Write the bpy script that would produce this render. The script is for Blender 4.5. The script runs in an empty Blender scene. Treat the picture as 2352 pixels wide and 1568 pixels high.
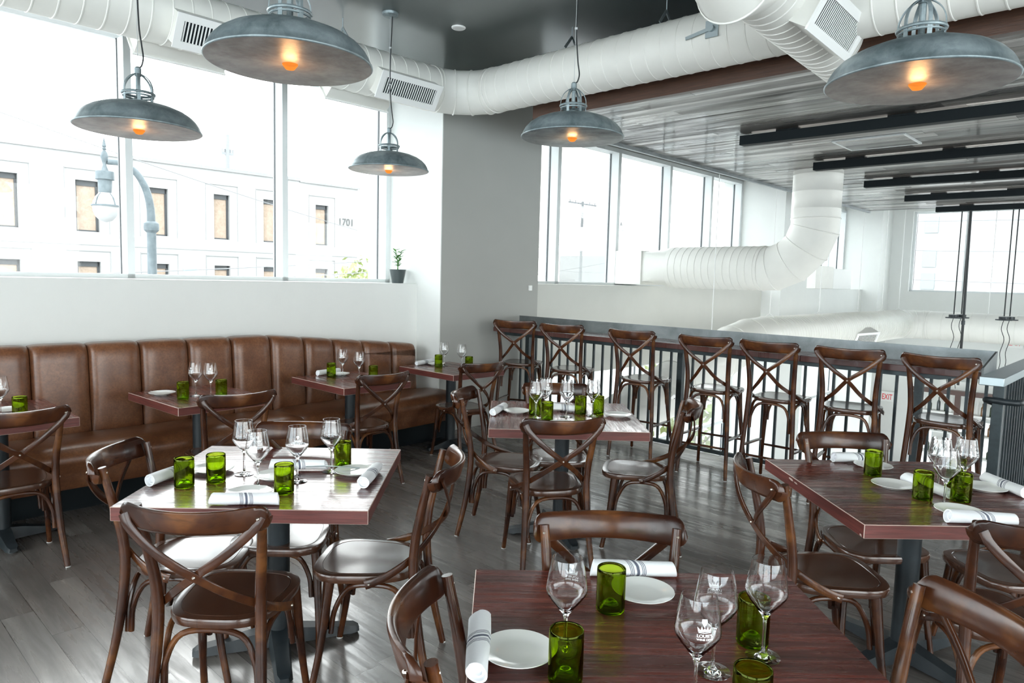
import bpy, bmesh, math, random
from mathutils import Vector, Matrix
random.seed(7)
PI = math.pi
SC = bpy.context.scene
COL = SC.collection

# ------------------------------------------------------------------ camera
def make_camera():
    f, pitch, roll, h = 1611.67, .089543, -.0260058, 1.59485
    cp, sp = math.cos(pitch), math.sin(pitch)
    fwd = Vector((0, cp, -sp)); r0 = Vector((1, 0, 0)); d0 = fwd.cross(r0)
    c, s = math.cos(roll), math.sin(roll)
    right = c*r0 + s*d0; down = -s*r0 + c*d0
    cam = bpy.data.cameras.new('camera'); o = bpy.data.objects.new('camera', cam)
    COL.objects.link(o)
    cam.sensor_width = 36; cam.lens = f/2352*36; cam.clip_end = 500; cam.clip_start = .02
    m = Matrix(((right.x, -down.x, -fwd.x, 0), (right.y, -down.y, -fwd.y, 0), (right.z, -down.z, -fwd.z, h), (0, 0, 0, 1)))
    o.matrix_world = m
    SC.camera = o
make_camera()

# ------------------------------------------------------------------ sky, exposure
def make_world():
    w = bpy.data.worlds.new('sky'); SC.world = w; w.use_nodes = True
    nt = w.node_tree; nt.nodes.clear()
    out = nt.nodes.new('ShaderNodeOutputWorld'); bg = nt.nodes.new('ShaderNodeBackground')
    tc = nt.nodes.new('ShaderNodeTexCoord'); mp = nt.nodes.new('ShaderNodeMapping')
    mp.inputs['Scale'].default_value = (1, 1, 2.6)
    no = nt.nodes.new('ShaderNodeTexNoise'); no.inputs['Scale'].default_value = 1.6; no.inputs['Detail'].default_value = 5
    cr = nt.nodes.new('ShaderNodeValToRGB')
    cr.color_ramp.elements[0].position = .36; cr.color_ramp.elements[0].color = (.80, .91, 1, 1)
    cr.color_ramp.elements[1].position = .58; cr.color_ramp.elements[1].color = (1, 1, 1, 1)
    L = nt.links.new
    L(tc.outputs['Generated'], mp.inputs[0]); L(mp.outputs[0], no.inputs[0]); L(no.outputs[0], cr.inputs[0])
    L(cr.outputs[0], bg.inputs[0]); L(bg.outputs[0], out.inputs[0])
    bg.inputs[1].default_value = 3.4
make_world()
SC.view_settings.view_transform = 'Standard'
SC.view_settings.look = 'None'
SC.view_settings.gamma = 1
SC.view_settings.use_curve_mapping = False
SC.view_settings.exposure = 1.30
cy = SC.cycles
cy.max_bounces = 12; cy.diffuse_bounces = 6; cy.glossy_bounces = 5; cy.transmission_bounces = 10; cy.transparent_max_bounces = 16
cy.sample_clamp_indirect = 6; cy.blur_glossy = .6

# ------------------------------------------------------------------ materials
MATS = {}
class NB:
    """small node-building helper"""
    def __init__(s, name):
        m = bpy.data.materials.new(name); m.use_nodes = True; s.m = m; s.nt = m.node_tree
        s.nt.nodes.clear(); s.out = s.nt.nodes.new('ShaderNodeOutputMaterial')
        MATS[name] = m
    def n(s, t, **kw):
        x = s.nt.nodes.new(t)
        for k, v in kw.items():
            if k.startswith('_'): setattr(x, k[1:], v)
            else:
                key = int(k[1:]) if k[0] == 'i' and k[1:].isdigit() else k.replace('__', ' ')
                x.inputs[key].default_value = v
        return x
    def l(s, a, b): s.nt.links.new(a, b)
    def coord(s, scale=(1, 1, 1), kind='Object', rot=(0, 0, 0)):
        t = s.n('ShaderNodeTexCoord'); m = s.n('ShaderNodeMapping'); m.inputs['Scale'].default_value = scale
        m.inputs['Rotation'].default_value = rot
        s.l(t.outputs[kind], m.inputs[0]); return m.outputs[0]
    def noise(s, vec, scale, detail=4, rough=.5, dist=0):
        x = s.n('ShaderNodeTexNoise', Scale=scale, Detail=detail, Roughness=rough, Distortion=dist)
        s.l(vec, x.inputs['Vector']); return x.outputs['Fac']
    def ramp(s, fac, *stops):
        r = s.n('ShaderNodeValToRGB'); e = r.color_ramp.elements
        while len(e) < len(stops): e.new(.5)
        for k, (p, c) in enumerate(stops):
            e[k].position = p; e[k].color = (*c, 1) if len(c) == 3 else c
        s.l(fac, r.inputs[0]); return r.outputs[0]
    def math(s, op, a, b=None, c=None):
        x = s.n('ShaderNodeMath', _operation=op)
        for k, v in enumerate((a, b, c)):
            if v is None: continue
            if isinstance(v, (int, float)): x.inputs[k].default_value = v
            else: s.l(v, x.inputs[k])
        return x.outputs[0]
    def mix(s, fac, a, b, mode='MIX'):
        x = s.n('ShaderNodeMix', _data_type='RGBA', _blend_type=mode)
        for sock, v in ((x.inputs['Factor'], fac), (x.inputs['A'], a), (x.inputs['B'], b)):
            pass
        ins = [i for i in x.inputs if i.enabled]
        for sock, v in zip((x.inputs[0], x.inputs[6], x.inputs[7]), (fac, a, b)):
            if isinstance(v, (int, float)): sock.default_value = v
            elif isinstance(v, tuple): sock.default_value = (*v, 1) if len(v) == 3 else v
            else: s.l(v, sock)
        return x.outputs[2]
    def bsdf(s, col, rough=.5, metal=0, coat=0, bump=None, bstr=.2, bdist=.01, spec=None, coat_rough=.1, **kw):
        p = s.n('ShaderNodeBsdfPrincipled')
        for sock, v in ((p.inputs['Base Color'], col), (p.inputs['Roughness'], rough), (p.inputs['Metallic'], metal)):
            if isinstance(v, (int, float)): sock.default_value = v
            elif isinstance(v, tuple): sock.default_value = (*v, 1)
            else: s.l(v, sock)
        p.inputs['Coat Weight'].default_value = coat; p.inputs['Coat Roughness'].default_value = coat_rough
        if spec is not None: p.inputs['Specular IOR Level'].default_value = spec
        for k, v in kw.items(): p.inputs[k.replace('__', ' ')].default_value = v
        if bump is not None:
            b = s.n('ShaderNodeBump', Strength=bstr, Distance=bdist); s.l(bump, b.inputs['Height']); s.l(b.outputs[0], p.inputs['Normal'])
        s.l(p.outputs[0], s.out.inputs[0]); return p

def plain(name, col, rough=.5, metal=0, coat=0, nscale=0, namt=.1, **kw):
    b = NB(name)
    if nscale:
        v = b.coord(); f = b.noise(v, nscale, 5, .6)
        lo = tuple(c*(1-namt) for c in col); hi = tuple(min(1, c*(1+namt)) for c in col)
        c = b.ramp(f, (.3, lo), (.7, hi))
        b.bsdf(c, rough, metal, coat, **kw)
    else: b.bsdf(col, rough, metal, coat, **kw)
    return b.m

def planks(name, width, length, cols, grain, rough, axis='x', streak=.6, bstr=.25, seam=(.012, .009, .008), coat=0, seamw=.018, rvar=.0, spec=None, dist=.25, rg=.22, coat_rough=.12, pore=0, mottle=((.35, .72), (.7, 1.25))):
    """boards running along local x (or y)"""
    b = NB(name)
    tc = b.n('ShaderNodeTexCoord'); sx = b.n('ShaderNodeSeparateXYZ'); b.l(tc.outputs['Object'], sx.inputs[0])
    L, W = (sx.outputs[0], sx.outputs[1]) if axis == 'x' else (sx.outputs[1], sx.outputs[0])
    row_f = b.math('DIVIDE', W, width); row = b.math('FLOOR', row_f); fr = b.math('FRACT', row_f)
    wn = b.n('ShaderNodeTexWhiteNoise', _noise_dimensions='1D'); b.l(row, wn.inputs['W'])
    sh = b.math('ADD', b.math('DIVIDE', L, length), b.math('MULTIPLY', wn.outputs[0], 7.3))
    col_i = b.math('FLOOR', sh); fc = b.math('FRACT', sh)
    cid = b.math('ADD', b.math('MULTIPLY', row, 17.13), b.math('MULTIPLY', col_i, 5.71))
    wn2 = b.n('ShaderNodeTexWhiteNoise', _noise_dimensions='1D'); b.l(cid, wn2.inputs['W'])
    # grain coordinates: stretched along the board, shifted per board
    cb = b.n('ShaderNodeCombineXYZ')
    b.l(b.math('MULTIPLY', L, grain[0]), cb.inputs[0]); b.l(b.math('MULTIPLY', W, grain[1]), cb.inputs[1])
    b.l(b.math('MULTIPLY', wn2.outputs[0], 31.0), cb.inputs[2])
    g = b.noise(cb.outputs[0], 1.0, 7, .62, dist)
    g2 = b.noise(cb.outputs[0], .22, 3, .5, dist*2)
    base = b.ramp(wn2.outputs[0], *[(k/(len(cols)-1), c) for k, c in enumerate(cols)])
    dark = b.mix(1.0, base, (.30, .28, .27), 'MULTIPLY')
    gf = b.ramp(g, (.38, (0, 0, 0)), (.66, (1, 1, 1)))
    c = b.mix(b.math('MULTIPLY', gf, streak), base, dark)
    gl = b.ramp(g2, (mottle[0][0], (mottle[0][1],)*3), (mottle[1][0], (mottle[1][1],)*3))  # broad noise patches of darker and paler wood
    c = b.mix(1.0, c, gl, 'MULTIPLY')
    e1 = b.math('LESS_THAN', fr, seamw); e2 = b.math('LESS_THAN', fc, seamw*width/length*1.2)
    e = b.math('MAXIMUM', e1, e2)
    c = b.mix(e, c, seam)
    r = b.math('ADD', b.math('MULTIPLY', gf, rg), rough)
    if rvar: r = b.math('ADD', r, b.math('MULTIPLY', wn2.outputs[0], rvar))
    hgt = b.math('SUBTRACT', b.math('MULTIPLY', gf, -.5), b.math('MULTIPLY', e, 1.2))
    b.bsdf(c, r, 0, coat, bump=hgt, bstr=bstr, bdist=.004, spec=spec, coat_rough=coat_rough)
    if pore: b.l(b.math('MULTIPLY', b.math('SUBTRACT', 1.0, b.math('MULTIPLY', gf, pore)), coat), [n for n in b.nt.nodes if n.type == 'BSDF_PRINCIPLED'][0].inputs['Coat Weight'])
    return b.m

planks('floor_boards', .127, 1.25, [(.105, .092, .083), (.235, .213, .194), (.150, .132, .119), (.33, .305, .28)], (2.2, 22), .22, streak=.55, bstr=.10, seam=(.035, .03, .027), dist=.4, coat=.75, coat_rough=.15, pore=.6)
planks('table_boards', .082, 3.0, [(.085, .018, .013), (.19, .044, .031), (.125, .026, .019), (.16, .035, .024)], (5, 62), .2, streak=.8, bstr=.2, seam=(.025, .007, .006), seamw=.022, rg=.2, coat=.7, coat_rough=.11, spec=.3, pore=.75, mottle=((.38, .62), (.62, 1.3)))
planks('counter_boards', .36, 2.6, [(.095, .034, .028), (.12, .046, .038)], (5, 70), .16, streak=.5, bstr=.15)
planks('ceiling_boards', .165, 1.9, [(.028, .018, .014), (.36, .34, .32), (.040, .028, .022), (.55, .53, .51), (.080, .060, .050), (.020, .013, .010)], (.75, 11), .2, streak=1.0, bstr=.22, seam=(.012, .008, .007), rvar=.14, dist=.45, rg=.3, coat=.75, coat_rough=.07, seamw=.035, pore=1.0, mottle=((.40, .25), (.58, 1.3)))
def edge_wood(name, col):
    b = NB(name); v = b.coord((6, 6, 120)); g = b.noise(v, 1.0, 6, .6, .4)
    c = b.ramp(g, (.35, tuple(x*.55 for x in col)), (.65, col)); b.bsdf(c, .38, bump=g, bstr=.3, bdist=.003)
edge_wood('table_edge', (.165, .042, .034))
edge_wood('fascia_wood', (.085, .038, .022))
plain('table_wear', (.55, .42, .36), .5)

def chair_wood():
    b = NB('chair_wood')
    v = b.coord((1, 1, 1)); n1 = b.noise(v, 5, 3, .5); vg = b.coord((9, 60, 24)); n2 = b.noise(vg, 1.0, 5, .6, .5)
    c1 = b.ramp(n1, (.32, (.022, .007, .004)), (.54, (.070, .022, .008)), (.78, (.235, .092, .027)))
    c2 = b.mix(b.ramp(n2, (.45, (0, 0, 0)), (.7, (.55, .55, .55))), c1, (.022, .009, .006))
    b.bsdf(c2, .22, 0, .1, bump=n2, bstr=.05, bdist=.002, spec=.38)
    b = NB('seat_wood')
    v = b.coord((1, 1, 1)); n1 = b.noise(v, 4, 3, .5); vg = b.coord((70, 6, 10)); n2 = b.noise(vg, 1.0, 5, .6, .5)
    c1 = b.ramp(n1, (.3, (.048, .019, .011)), (.7, (.105, .044, .023)))
    c2 = b.mix(b.ramp(n2, (.45, (0, 0, 0)), (.75, (.5, .5, .5))), c1, (.02, .010, .008))
    b.bsdf(c2, .22, 0, .45, bump=n2, bstr=.04, bdist=.002)
chair_wood()

def leather():
    b = NB('leather'); v = b.coord((1, 1, 1))
    n1 = b.noise(v, 7, 6, .65); n2 = b.noise(v, 75, 4, .7); n3 = b.noise(v, 260, 2, .5)
    c = b.ramp(n1, (.28, (.105, .038, .017)), (.5, (.180, .071, .031)), (.75, (.255, .115, .056)))
    c = b.mix(b.ramp(n2, (.4, (0, 0, 0)), (.72, (.65, .65, .65))), c, (.075, .031, .018))
    b.bsdf(c, .28, bump=n3, bstr=.12, bdist=.002)
leather()

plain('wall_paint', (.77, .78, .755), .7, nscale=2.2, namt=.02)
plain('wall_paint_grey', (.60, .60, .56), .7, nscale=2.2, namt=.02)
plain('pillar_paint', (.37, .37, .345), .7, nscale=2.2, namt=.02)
plain('white_paint', (.86, .86, .84), .45)
plain('duct_paint', (.78, .77, .72), .42, nscale=5, namt=.025)
plain('dark_ceiling', (.050, .064, .064), .28, nscale=1.5, namt=.12, coat=.5, coat_rough=.22)
plain('slab', (.25, .25, .25), .8)
plain('lower_floor_tile', (.78, .77, .75), .35, nscale=2, namt=.05)
plain('black_iron', (.016, .022, .026), .42, nscale=14, namt=.25)
plain('rail_steel', (.030, .042, .046), .38, .3, nscale=14, namt=.3)
plain('matt_black', (.005, .009, .011), .6, spec=.2)
def steel_plate():
    b = NB('steel_plate'); v = b.coord(); n = b.noise(v, 3, 6, .7, .6)
    b.bsdf(b.ramp(n, (.3, (.15, .168, .172)), (.7, (.29, .31, .315))), b.math('ADD', b.math('MULTIPLY', n, .25), .25), .75)
steel_plate()
def galvanised(name, lo, hi, rough, metal):
    b = NB(name); v = b.coord(); n = b.noise(v, 9, 6, .68, .3)
    b.bsdf(b.ramp(n, (.3, lo), (.68, hi)), rough, metal)
galvanised('lamp_zinc', (.105, .140, .150), (.33, .385, .40), .40, .45)
galvanised('lamp_inside', (.19, .130, .11), (.40, .325, .295), .42, .5)
galvanised('street_iron', (.050, .066, .074), (.105, .125, .135), .6, .1)
plain('zinc_bright', (.42, .48, .50), .4, .8)
plain('bolt_metal', (.55, .50, .44), .3, 1)
plain('cable_black', (.012, .014, .015), .5)
plain('cable_grey', (.45, .46, .46), .5)
plain('china', (.86, .86, .83), .16, coat=.4)
plain('pot_glaze', (.045, .06, .062), .16, coat=.6)
plain('soil', (.035, .024, .018), .9, nscale=60, namt=.4)
plain('leaf', (.075, .22, .045), .35, nscale=14, namt=.35)
plain('tree_leaf', (.22, .26, .09), .6, nscale=1, namt=.2)
plain('tree_bark', (.12, .09, .06), .8)
plain('mullion', (.74, .77, .77), .4)
plain('gasket', (.06, .065, .07), .5)
plain('stucco', (.255, .254, .251), .85, nscale=.6, namt=.015)
plain('stucco_line', (.205, .205, .203), .85)
plain('coping', (.175, .175, .173), .6)
def plywood():
    b = NB('plywood'); v = b.coord((1, 1, 1)); n = b.noise(v, 9, 6, .7, .5)
    b.bsdf(b.ramp(n, (.3, (.215, .160, .118)), (.7, (.30, .24, .19))), .8)
plywood()
plain('window_frame_dark', (.030, .033, .036), .5)
plain('blue_glass', (.17, .20, .205), .5)
plain('globe_white', (.27, .27, .27), .5)
plain('numeral', (.15, .15, .148), .6)
plain('asphalt', (.28, .28, .28), .9, nscale=1, namt=.1)
plain('wire_grey', (.155, .16, .165), .6)
plain('sign_white', (.85, .85, .83), .5)
plain('sign_red', (.75, .04, .05), .5)
plain('glass_print', (.92, .92, .92), .5)
plain('brick', (.36, .16, .11), .8, nscale=6, namt=.25)
plain('post_brown', (.075, .035, .026), .4)
plain('bottle_dark', (.02, .045, .02), .12, coat=.5)
plain('bottle_amber', (.16, .07, .02), .12, coat=.5)
plain('rubber_foot', (.55, .55, .53), .6)
plain('spot_white', (.85, .85, .84), .4)
def napkin():
    b = NB('napkin_cloth')
    t = b.n('ShaderNodeTexCoord'); sx = b.n('ShaderNodeSeparateXYZ'); b.l(t.outputs['Object'], sx.inputs[0])
    # a group of woven stripes round the middle of the roll, slightly slanted
    p = b.math('ADD', sx.outputs[0], b.math('MULTIPLY', sx.outputs[1], .45))
    tot = None
    for cx, w in ((0, .0042), (.0125, .0011), (.017, .0011), (.0215, .0011), (-.0125, .0011), (-.017, .0011), (-.0215, .0011)):
        d = b.math('LESS_THAN', b.math('ABSOLUTE', b.math('SUBTRACT', p, cx)), w)
        tot = d if tot is None else b.math('MAXIMUM', tot, d)
    n = b.noise(t.outputs['Object'], 40, 3, .5)
    c = b.mix(tot, (.90, .91, .93), (.13, .14, .19))
    b.bsdf(c, .85, bump=n, bstr=.25, bdist=.006)
napkin()
def glass(name, col, ior=1.48, rough=0.0):
    b = NB(name); g = b.n('ShaderNodeBsdfGlass', IOR=ior, Roughness=rough); g.inputs['Color'].default_value = (*col, 1)
    b.l(g.outputs[0], b.out.inputs[0])
glass('clear_glass', (1, 1, 1))
glass('green_glass', (.67, .765, .185), 1.5)
def pane_glass(name, tint, refl=1.0):
    b = NB(name); t = b.n('ShaderNodeBsdfTransparent'); t.inputs['Color'].default_value = (*tint, 1)
    g = b.n('ShaderNodeBsdfGlossy'); g.inputs['Roughness'].default_value = 0
    fr = b.n('ShaderNodeFresnel', IOR=1.45); m = b.n('ShaderNodeMixShader')
    b.l(b.math('MULTIPLY', fr.outputs[0], refl), m.inputs[0]); b.l(t.outputs[0], m.inputs[1]); b.l(g.outputs[0], m.inputs[2]); b.l(m.outputs[0], b.out.inputs[0])
pane_glass('window_glass', (.97, .99, .985), .6)
pane_glass('lantern_glass', (.95, .97, .98), 1)
def emission(name, col, st):
    b = NB(name); e = b.n('ShaderNodeEmission', Strength=st); e.inputs[0].default_value = (*col, 1); b.l(e.outputs[0], b.out.inputs[0])
emission('filament', (1, .62, .22), 5)
emission('gap_glow', (1, .97, .9), .5)  # not a lamp: bright line in the gap over the channel beams
def bulb_glass():
    b = NB('bulb_glass'); t = b.n('ShaderNodeBsdfTransparent'); t.inputs['Color'].default_value = (1, .66, .30, 1)
    e = b.n('ShaderNodeEmission', Strength=.5); e.inputs[0].default_value = (1, .30, .045, 1)
    lw = b.n('ShaderNodeLayerWeight', Blend=.35); m = b.n('ShaderNodeMixShader')
    b.l(b.math('ADD', b.math('MULTIPLY', lw.outputs['Facing'], .45), .55), m.inputs[0])
    b.l(t.outputs[0], m.inputs[1]); b.l(e.outputs[0], m.inputs[2]); b.l(m.outputs[0], b.out.inputs[0])
bulb_glass()

# ------------------------------------------------------------------ mesh helpers
A = math.radians(43.5); SA, CA = math.sin(A), math.cos(A)
def W(u, v, z=0):                       # building grid (u recedes to the right, v comes towards the right) -> world
    return Vector((u*SA + v*CA, u*CA - v*SA, z))
GROT = -A                               # objects on the building grid: local x = v, local y = u

def smooth_path(pts, n=20):
    """Catmull-Rom through pts"""
    P = [Vector(p) for p in pts]; out = []
    Q = [2*P[0]-P[1]] + P + [2*P[-1]-P[-2]]
    segs = len(P)-1
    for k in range(n+1):
        t = k/n*segs; i = min(int(t), segs-1); t -= i
        a, b, c, d = Q[i:i+4]
        out.append(.5*((2*b) + (c-a)*t + (2*a-5*b+4*c-d)*t*t + (3*b-a-3*c+d)*t**3))
    return out

class MB:
    def __init__(s): s.v = []; s.f = []; s.mi = []
    def add(s, vs, fs, mi=0):
        o = len(s.v); s.v += [tuple(x) for x in vs]
        for q in fs: s.f.append(tuple(i+o for i in q)); s.mi.append(mi)
        return s
    def box(s, x0, x1, y0, y1, z0, z1, mi=0):
        vs = [(x, y, z) for z in (z0, z1) for y in (y0, y1) for x in (x0, x1)]
        return s.add(vs, [(0, 2, 3, 1), (4, 5, 7, 6), (0, 1, 5, 4), (2, 6, 7, 3), (0, 4, 6, 2), (1, 3, 7, 5)], mi)
    def hexa(s, vs, mi=0):
        return s.add(vs, [(0, 2, 3, 1), (4, 5, 7, 6), (0, 1, 5, 4), (2, 6, 7, 3), (0, 4, 6, 2), (1, 3, 7, 5)], mi)
    def bar(s, a, b, w, t, up=(0, 0, 1), mi=0):
        a, b = Vector(a), Vector(b); d = (b-a).normalized(); up = Vector(up)
        if abs(d.dot(up)) > .99: up = Vector((1, 0, 0))
        x = d.cross(up).normalized()*w/2; y = x.cross(d).normalized()*t/2
        return s.hexa([p+i*x+j*y for p in (a, b) for j in (-1, 1) for i in (-1, 1)], mi)
    def tube(s, pts, r, n=10, caps=True, mi=0, closed=False, squash=None):
        P = [Vector(p) for p in pts]; m = len(P); rs = r if isinstance(r, (list, tuple)) else [r]*m
        T = []
        for i in range(m):
            if closed: T.append((P[(i+1) % m]-P[i-1]).normalized())
            else: T.append((P[min(i+1, m-1)]-P[max(i-1, 0)]).normalized())
        ref = Vector((0, 0, 1)) if abs(T[0].z) < .9 else Vector((1, 0, 0))
        X = (ref - T[0]*ref.dot(T[0])).normalized(); vs = []
        for i in range(m):
            X = (X - T[i]*X.dot(T[i])).normalized(); Y = T[i].cross(X)
            for k in range(n):
                a = 2*PI*k/n; vs.append(P[i] + rs[i]*(math.cos(a)*X + math.sin(a)*Y))
        fs = []
        for i in range(m if closed else m-1):
            j = (i+1) % m
            for k in range(n): fs.append((i*n+k, i*n+(k+1) % n, j*n+(k+1) % n, j*n+k))
        if caps and not closed: fs += [tuple(range(n))[::-1], tuple((m-1)*n+k for k in range(n))]
        return s.add(vs, fs, mi)
    def lathe(s, prof, n=24, c=(0, 0, 0), mi=0, closed=False):
        """prof = [(radius, z)], closed joins last to first"""
        vs = []; fs = []; m = len(prof)
        for (r, z) in prof:
            for k in range(n):
                a = 2*PI*k/n; vs.append((c[0]+max(r, 1e-5)*math.cos(a), c[1]+max(r, 1e-5)*math.sin(a), c[2]+z))
        for i in range(m if closed else m-1):
            j = (i+1) % m
            for k in range(n): fs.append((i*n+k, i*n+(k+1) % n, j*n+(k+1) % n, j*n+k))
        if not closed:
            if prof[0][0] > 1e-4: fs.append(tuple(range(n))[::-1])
            if prof[-1][0] > 1e-4: fs.append(tuple((m-1)*n+k for k in range(n)))
        return s.add(vs, fs, mi)
    def ribbon(s, pts, norms, w, t, mi=0):
        """flat strip: width w across, thickness t along the normal"""
        P = [Vector(p) for p in pts]; m = len(P); vs = []; fs = []
        prof = [(-.5, -.28), (-.42, -.5), (.42, -.5), (.5, -.28), (.5, .28), (.42, .5), (-.42, .5), (-.5, .28)]
        for i in range(m):
            T = (P[min(i+1, m-1)]-P[max(i-1, 0)]).normalized(); N = Vector(norms[i]); N = (N-T*N.dot(T)).normalized(); B = T.cross(N)
            wi = w[i] if isinstance(w, (list, tuple)) else w
            for (a, b) in prof: vs.append(P[i] + B*a*wi + N*b*t)
        k_ = len(prof)
        for i in range(m-1):
            for k in range(k_): fs.append((i*k_+k, i*k_+(k+1) % k_, (i+1)*k_+(k+1) % k_, (i+1)*k_+k))
        fs += [tuple(range(k_))[::-1], tuple((m-1)*k_+k for k in range(k_))]
        return s.add(vs, fs, mi)
    def prism(s, poly, z0, z1, mi=0):
        n = len(poly); vs = [(x, y, z0) for x, y in poly] + [(x, y, z1) for x, y in poly]
        fs = [tuple(range(n))[::-1], tuple(range(n, 2*n))] + [(k, (k+1) % n, n+(k+1) % n, n+k) for k in range(n)]
        return s.add(vs, fs, mi)
    def grid(s, rows, mi=0, flip=False):
        """rows of equal-length point lists"""
        m = len(rows[0]); vs = [p for r in rows for p in r]; fs = []
        for i in range(len(rows)-1):
            for k in range(m-1):
                q = (i*m+k, i*m+k+1, (i+1)*m+k+1, (i+1)*m+k); fs.append(q[::-1] if flip else q)
        return s.add(vs, fs, mi)
    def build(s, name, mat, parent=None, off=None, ang=35, bevel=0, bseg=2, bmat=None, recalc=True, flat=False):
        me = bpy.data.meshes.new(name)
        vs = s.v if off is None else [(x-off[0], y-off[1], z-off[2]) for x, y, z in s.v]
        me.from_pydata(vs, [], s.f)
        mats = mat if isinstance(mat, (list, tuple)) else [mat]
        for m in mats: me.materials.append(MATS[m])
        if len(mats) > 1:
            for p, i in zip(me.polygons, s.mi): p.material_index = i
        if recalc:
            bm = bmesh.new(); bm.from_mesh(me); bmesh.ops.recalc_face_normals(bm, faces=bm.faces); bm.to_mesh(me); bm.free()
        if not flat:
            for p in me.polygons: p.use_smooth = True
            me.set_sharp_from_angle(angle=math.radians(ang))
        o = bpy.data.objects.new(name, me); COL.objects.link(o)
        if parent: o.parent = parent
        if bevel:
            b = o.modifiers.new('bevel', 'BEVEL'); b.width = bevel; b.segments = bseg; b.limit_method = 'ANGLE'; b.angle_limit = math.radians(40)
            if bmat is not None: b.material = bmat
        return o

def tag(o, label, cat, group=None):
    o['label'] = label; o['category'] = cat
    if group: o['group'] = group
    return o
def thing(name, label, cat, loc=(0, 0, 0), rz=0, group=None):
    o = bpy.data.objects.new(name, None); COL.objects.link(o); o.empty_display_size = .1
    o.location = loc; o.rotation_euler.z = rz
    return tag(o, label, cat, group)
def gthing(name, label, cat, u=0, v=0, z=0, group=None):
    return thing(name, label, cat, W(u, v, z), GROT, group)
def struct(o, label=None):
    o['kind'] = 'structure'
    if label: o['label'] = label
    return o
def gb(name, mat, boxes, parent=None, **kw):
    """boxes (u0,u1,v0,v1,z0,z1) on the building grid as one mesh"""
    mb = MB()
    for (u0, u1, v0, v1, z0, z1) in boxes: mb.box(v0, v1, u0, u1, z0, z1)
    o = mb.build(name, mat, parent, **kw)
    if not parent: o.rotation_euler.z = GROT
    return o
def dup(root, loc, rz, label=None, group=None):
    r = root.copy(); COL.objects.link(r); r.location = loc; r.rotation_euler = (0, 0, rz)
    if label: r['label'] = label
    if group: r['group'] = group
    for ch in KIDS[root.name]:
        c = ch.copy(); COL.objects.link(c); c.parent = r
        for g in KIDS.get(ch.name, ()):
            d = g.copy(); COL.objects.link(d); d.parent = c
    return r
KIDS = {}
def remember(root):
    """children lists, read once so that copying needs no scene search"""
    byp = {}
    for o in bpy.data.objects:
        if o.parent: byp.setdefault(o.parent.name, []).append(o)
    def rec(o):
        KIDS[o.name] = byp.get(o.name, [])
        for c in KIDS[o.name]: rec(c)
    rec(root)

# ================================================================== SETTING
UW0, UP, UR, UF = -3.8, 4.62, 6.02, 19.5       # rear wall, pillar side, slab edge, far wall
VG, VL, VP, VR = -6.39, -5.76, -5.40, 4.2      # glass plane, parapet face, pillar face, right wall
ZC, ZS, ZL = 3.62, 1.515, -3.6                 # ceiling, sill, lower floor
struct(gb('floor', 'floor_boards', [(UW0, UR, VL-.1, VR, -.03, 0), (UR, 9.5, -.74, VR, -.03, 0)]))
struct(gb('floor_slab', 'slab', [(UW0, UR-.01, VL-.1, VR, -.35, -.031), (UR-.01, 9.5, -.74, VR, -.35, -.031)]))
struct(gb('floor_lower', 'lower_floor_tile', [(2.0, UF, VG-.2, VR, ZL-.1, ZL)]))
struct(gb('ceiling', 'dark_ceiling', [(UW0, UF+.3, VG-.25, VR, ZC, ZC+.15)]))
# window side: parapet, pillars, lower walls
struct(gb('wall_left', 'wall_paint', [(UW0-.2, UP, VG-.12, VL, -.35, ZS), (UW0-.2, UP, VG-.25, VG+.1, 3.5, ZC)], bevel=.004))
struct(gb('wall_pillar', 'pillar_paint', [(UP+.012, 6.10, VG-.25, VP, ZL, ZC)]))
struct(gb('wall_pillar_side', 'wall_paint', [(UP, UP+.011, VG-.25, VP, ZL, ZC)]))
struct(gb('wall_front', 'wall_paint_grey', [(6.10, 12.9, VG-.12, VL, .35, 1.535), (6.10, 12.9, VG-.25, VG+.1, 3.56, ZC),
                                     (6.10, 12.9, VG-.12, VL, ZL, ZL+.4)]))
struct(gb('wall_pillar_middle', 'wall_paint', [(12.9, 14.13, VG-.25, VP, ZL, ZC)]))
struct(gb('wall_front_far', 'wall_paint', [(14.13, 18.66, VG-.12, VL, .1, 1.545), (14.13, 18.66, VG-.25, VG+.1, 3.5, ZC),
                                         (14.13, 18.66, VG-.12, VL, ZL, ZL+.4)]))
struct(gb('wall_pillar_far', 'wall_paint', [(18.66, UF+.3, VG-.25, VP, ZL, ZC)]))
def wall_with_holes(name, mat, along, c0, c1, a0, a1, z0, z1, holes):
    """wall slab between c0..c1 across, running a0..a1; holes = (h0,h1,zz0,zz1) non-overlapping in a"""
    bx = []; cur = a0
    cols = {}
    for h in holes: cols.setdefault((h[0], h[1]), []).append((h[2], h[3]))
    def put(p, q, r, s):
        bx.append((c0, c1, p, q, r, s) if along == 'v' else (p, q, c0, c1, r, s))
    for (h0, h1) in sorted(cols):
        if h0 > cur: put(cur, h0, z0, z1)
        zc = z0
        for (p, q) in sorted(cols[(h0, h1)]):
            if p > zc: put(h0, h1, zc, p)
            zc = q
        if zc < z1: put(h0, h1, zc, z1)
        cur = h1
    if cur < a1: put(cur, a1, z0, z1)
    return struct(gb(name, mat, bx))
FARW = [(-4.95, -.6, 1.535, 3.5), (-.2, 3.6, 1.535, 3.5)]
FARL = [(-4.75, -4.3, -.3, .45), (-4.05, -3.3, -.3, .45)]
wall_with_holes('wall_far', 'wall_paint', 'v', UF, UF+.3, VP, VR, -1.25, ZC,
                [(-4.95, -.6, 1.535, 3.5), (-.2, 3.6, 1.535, 3.5)])
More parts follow.
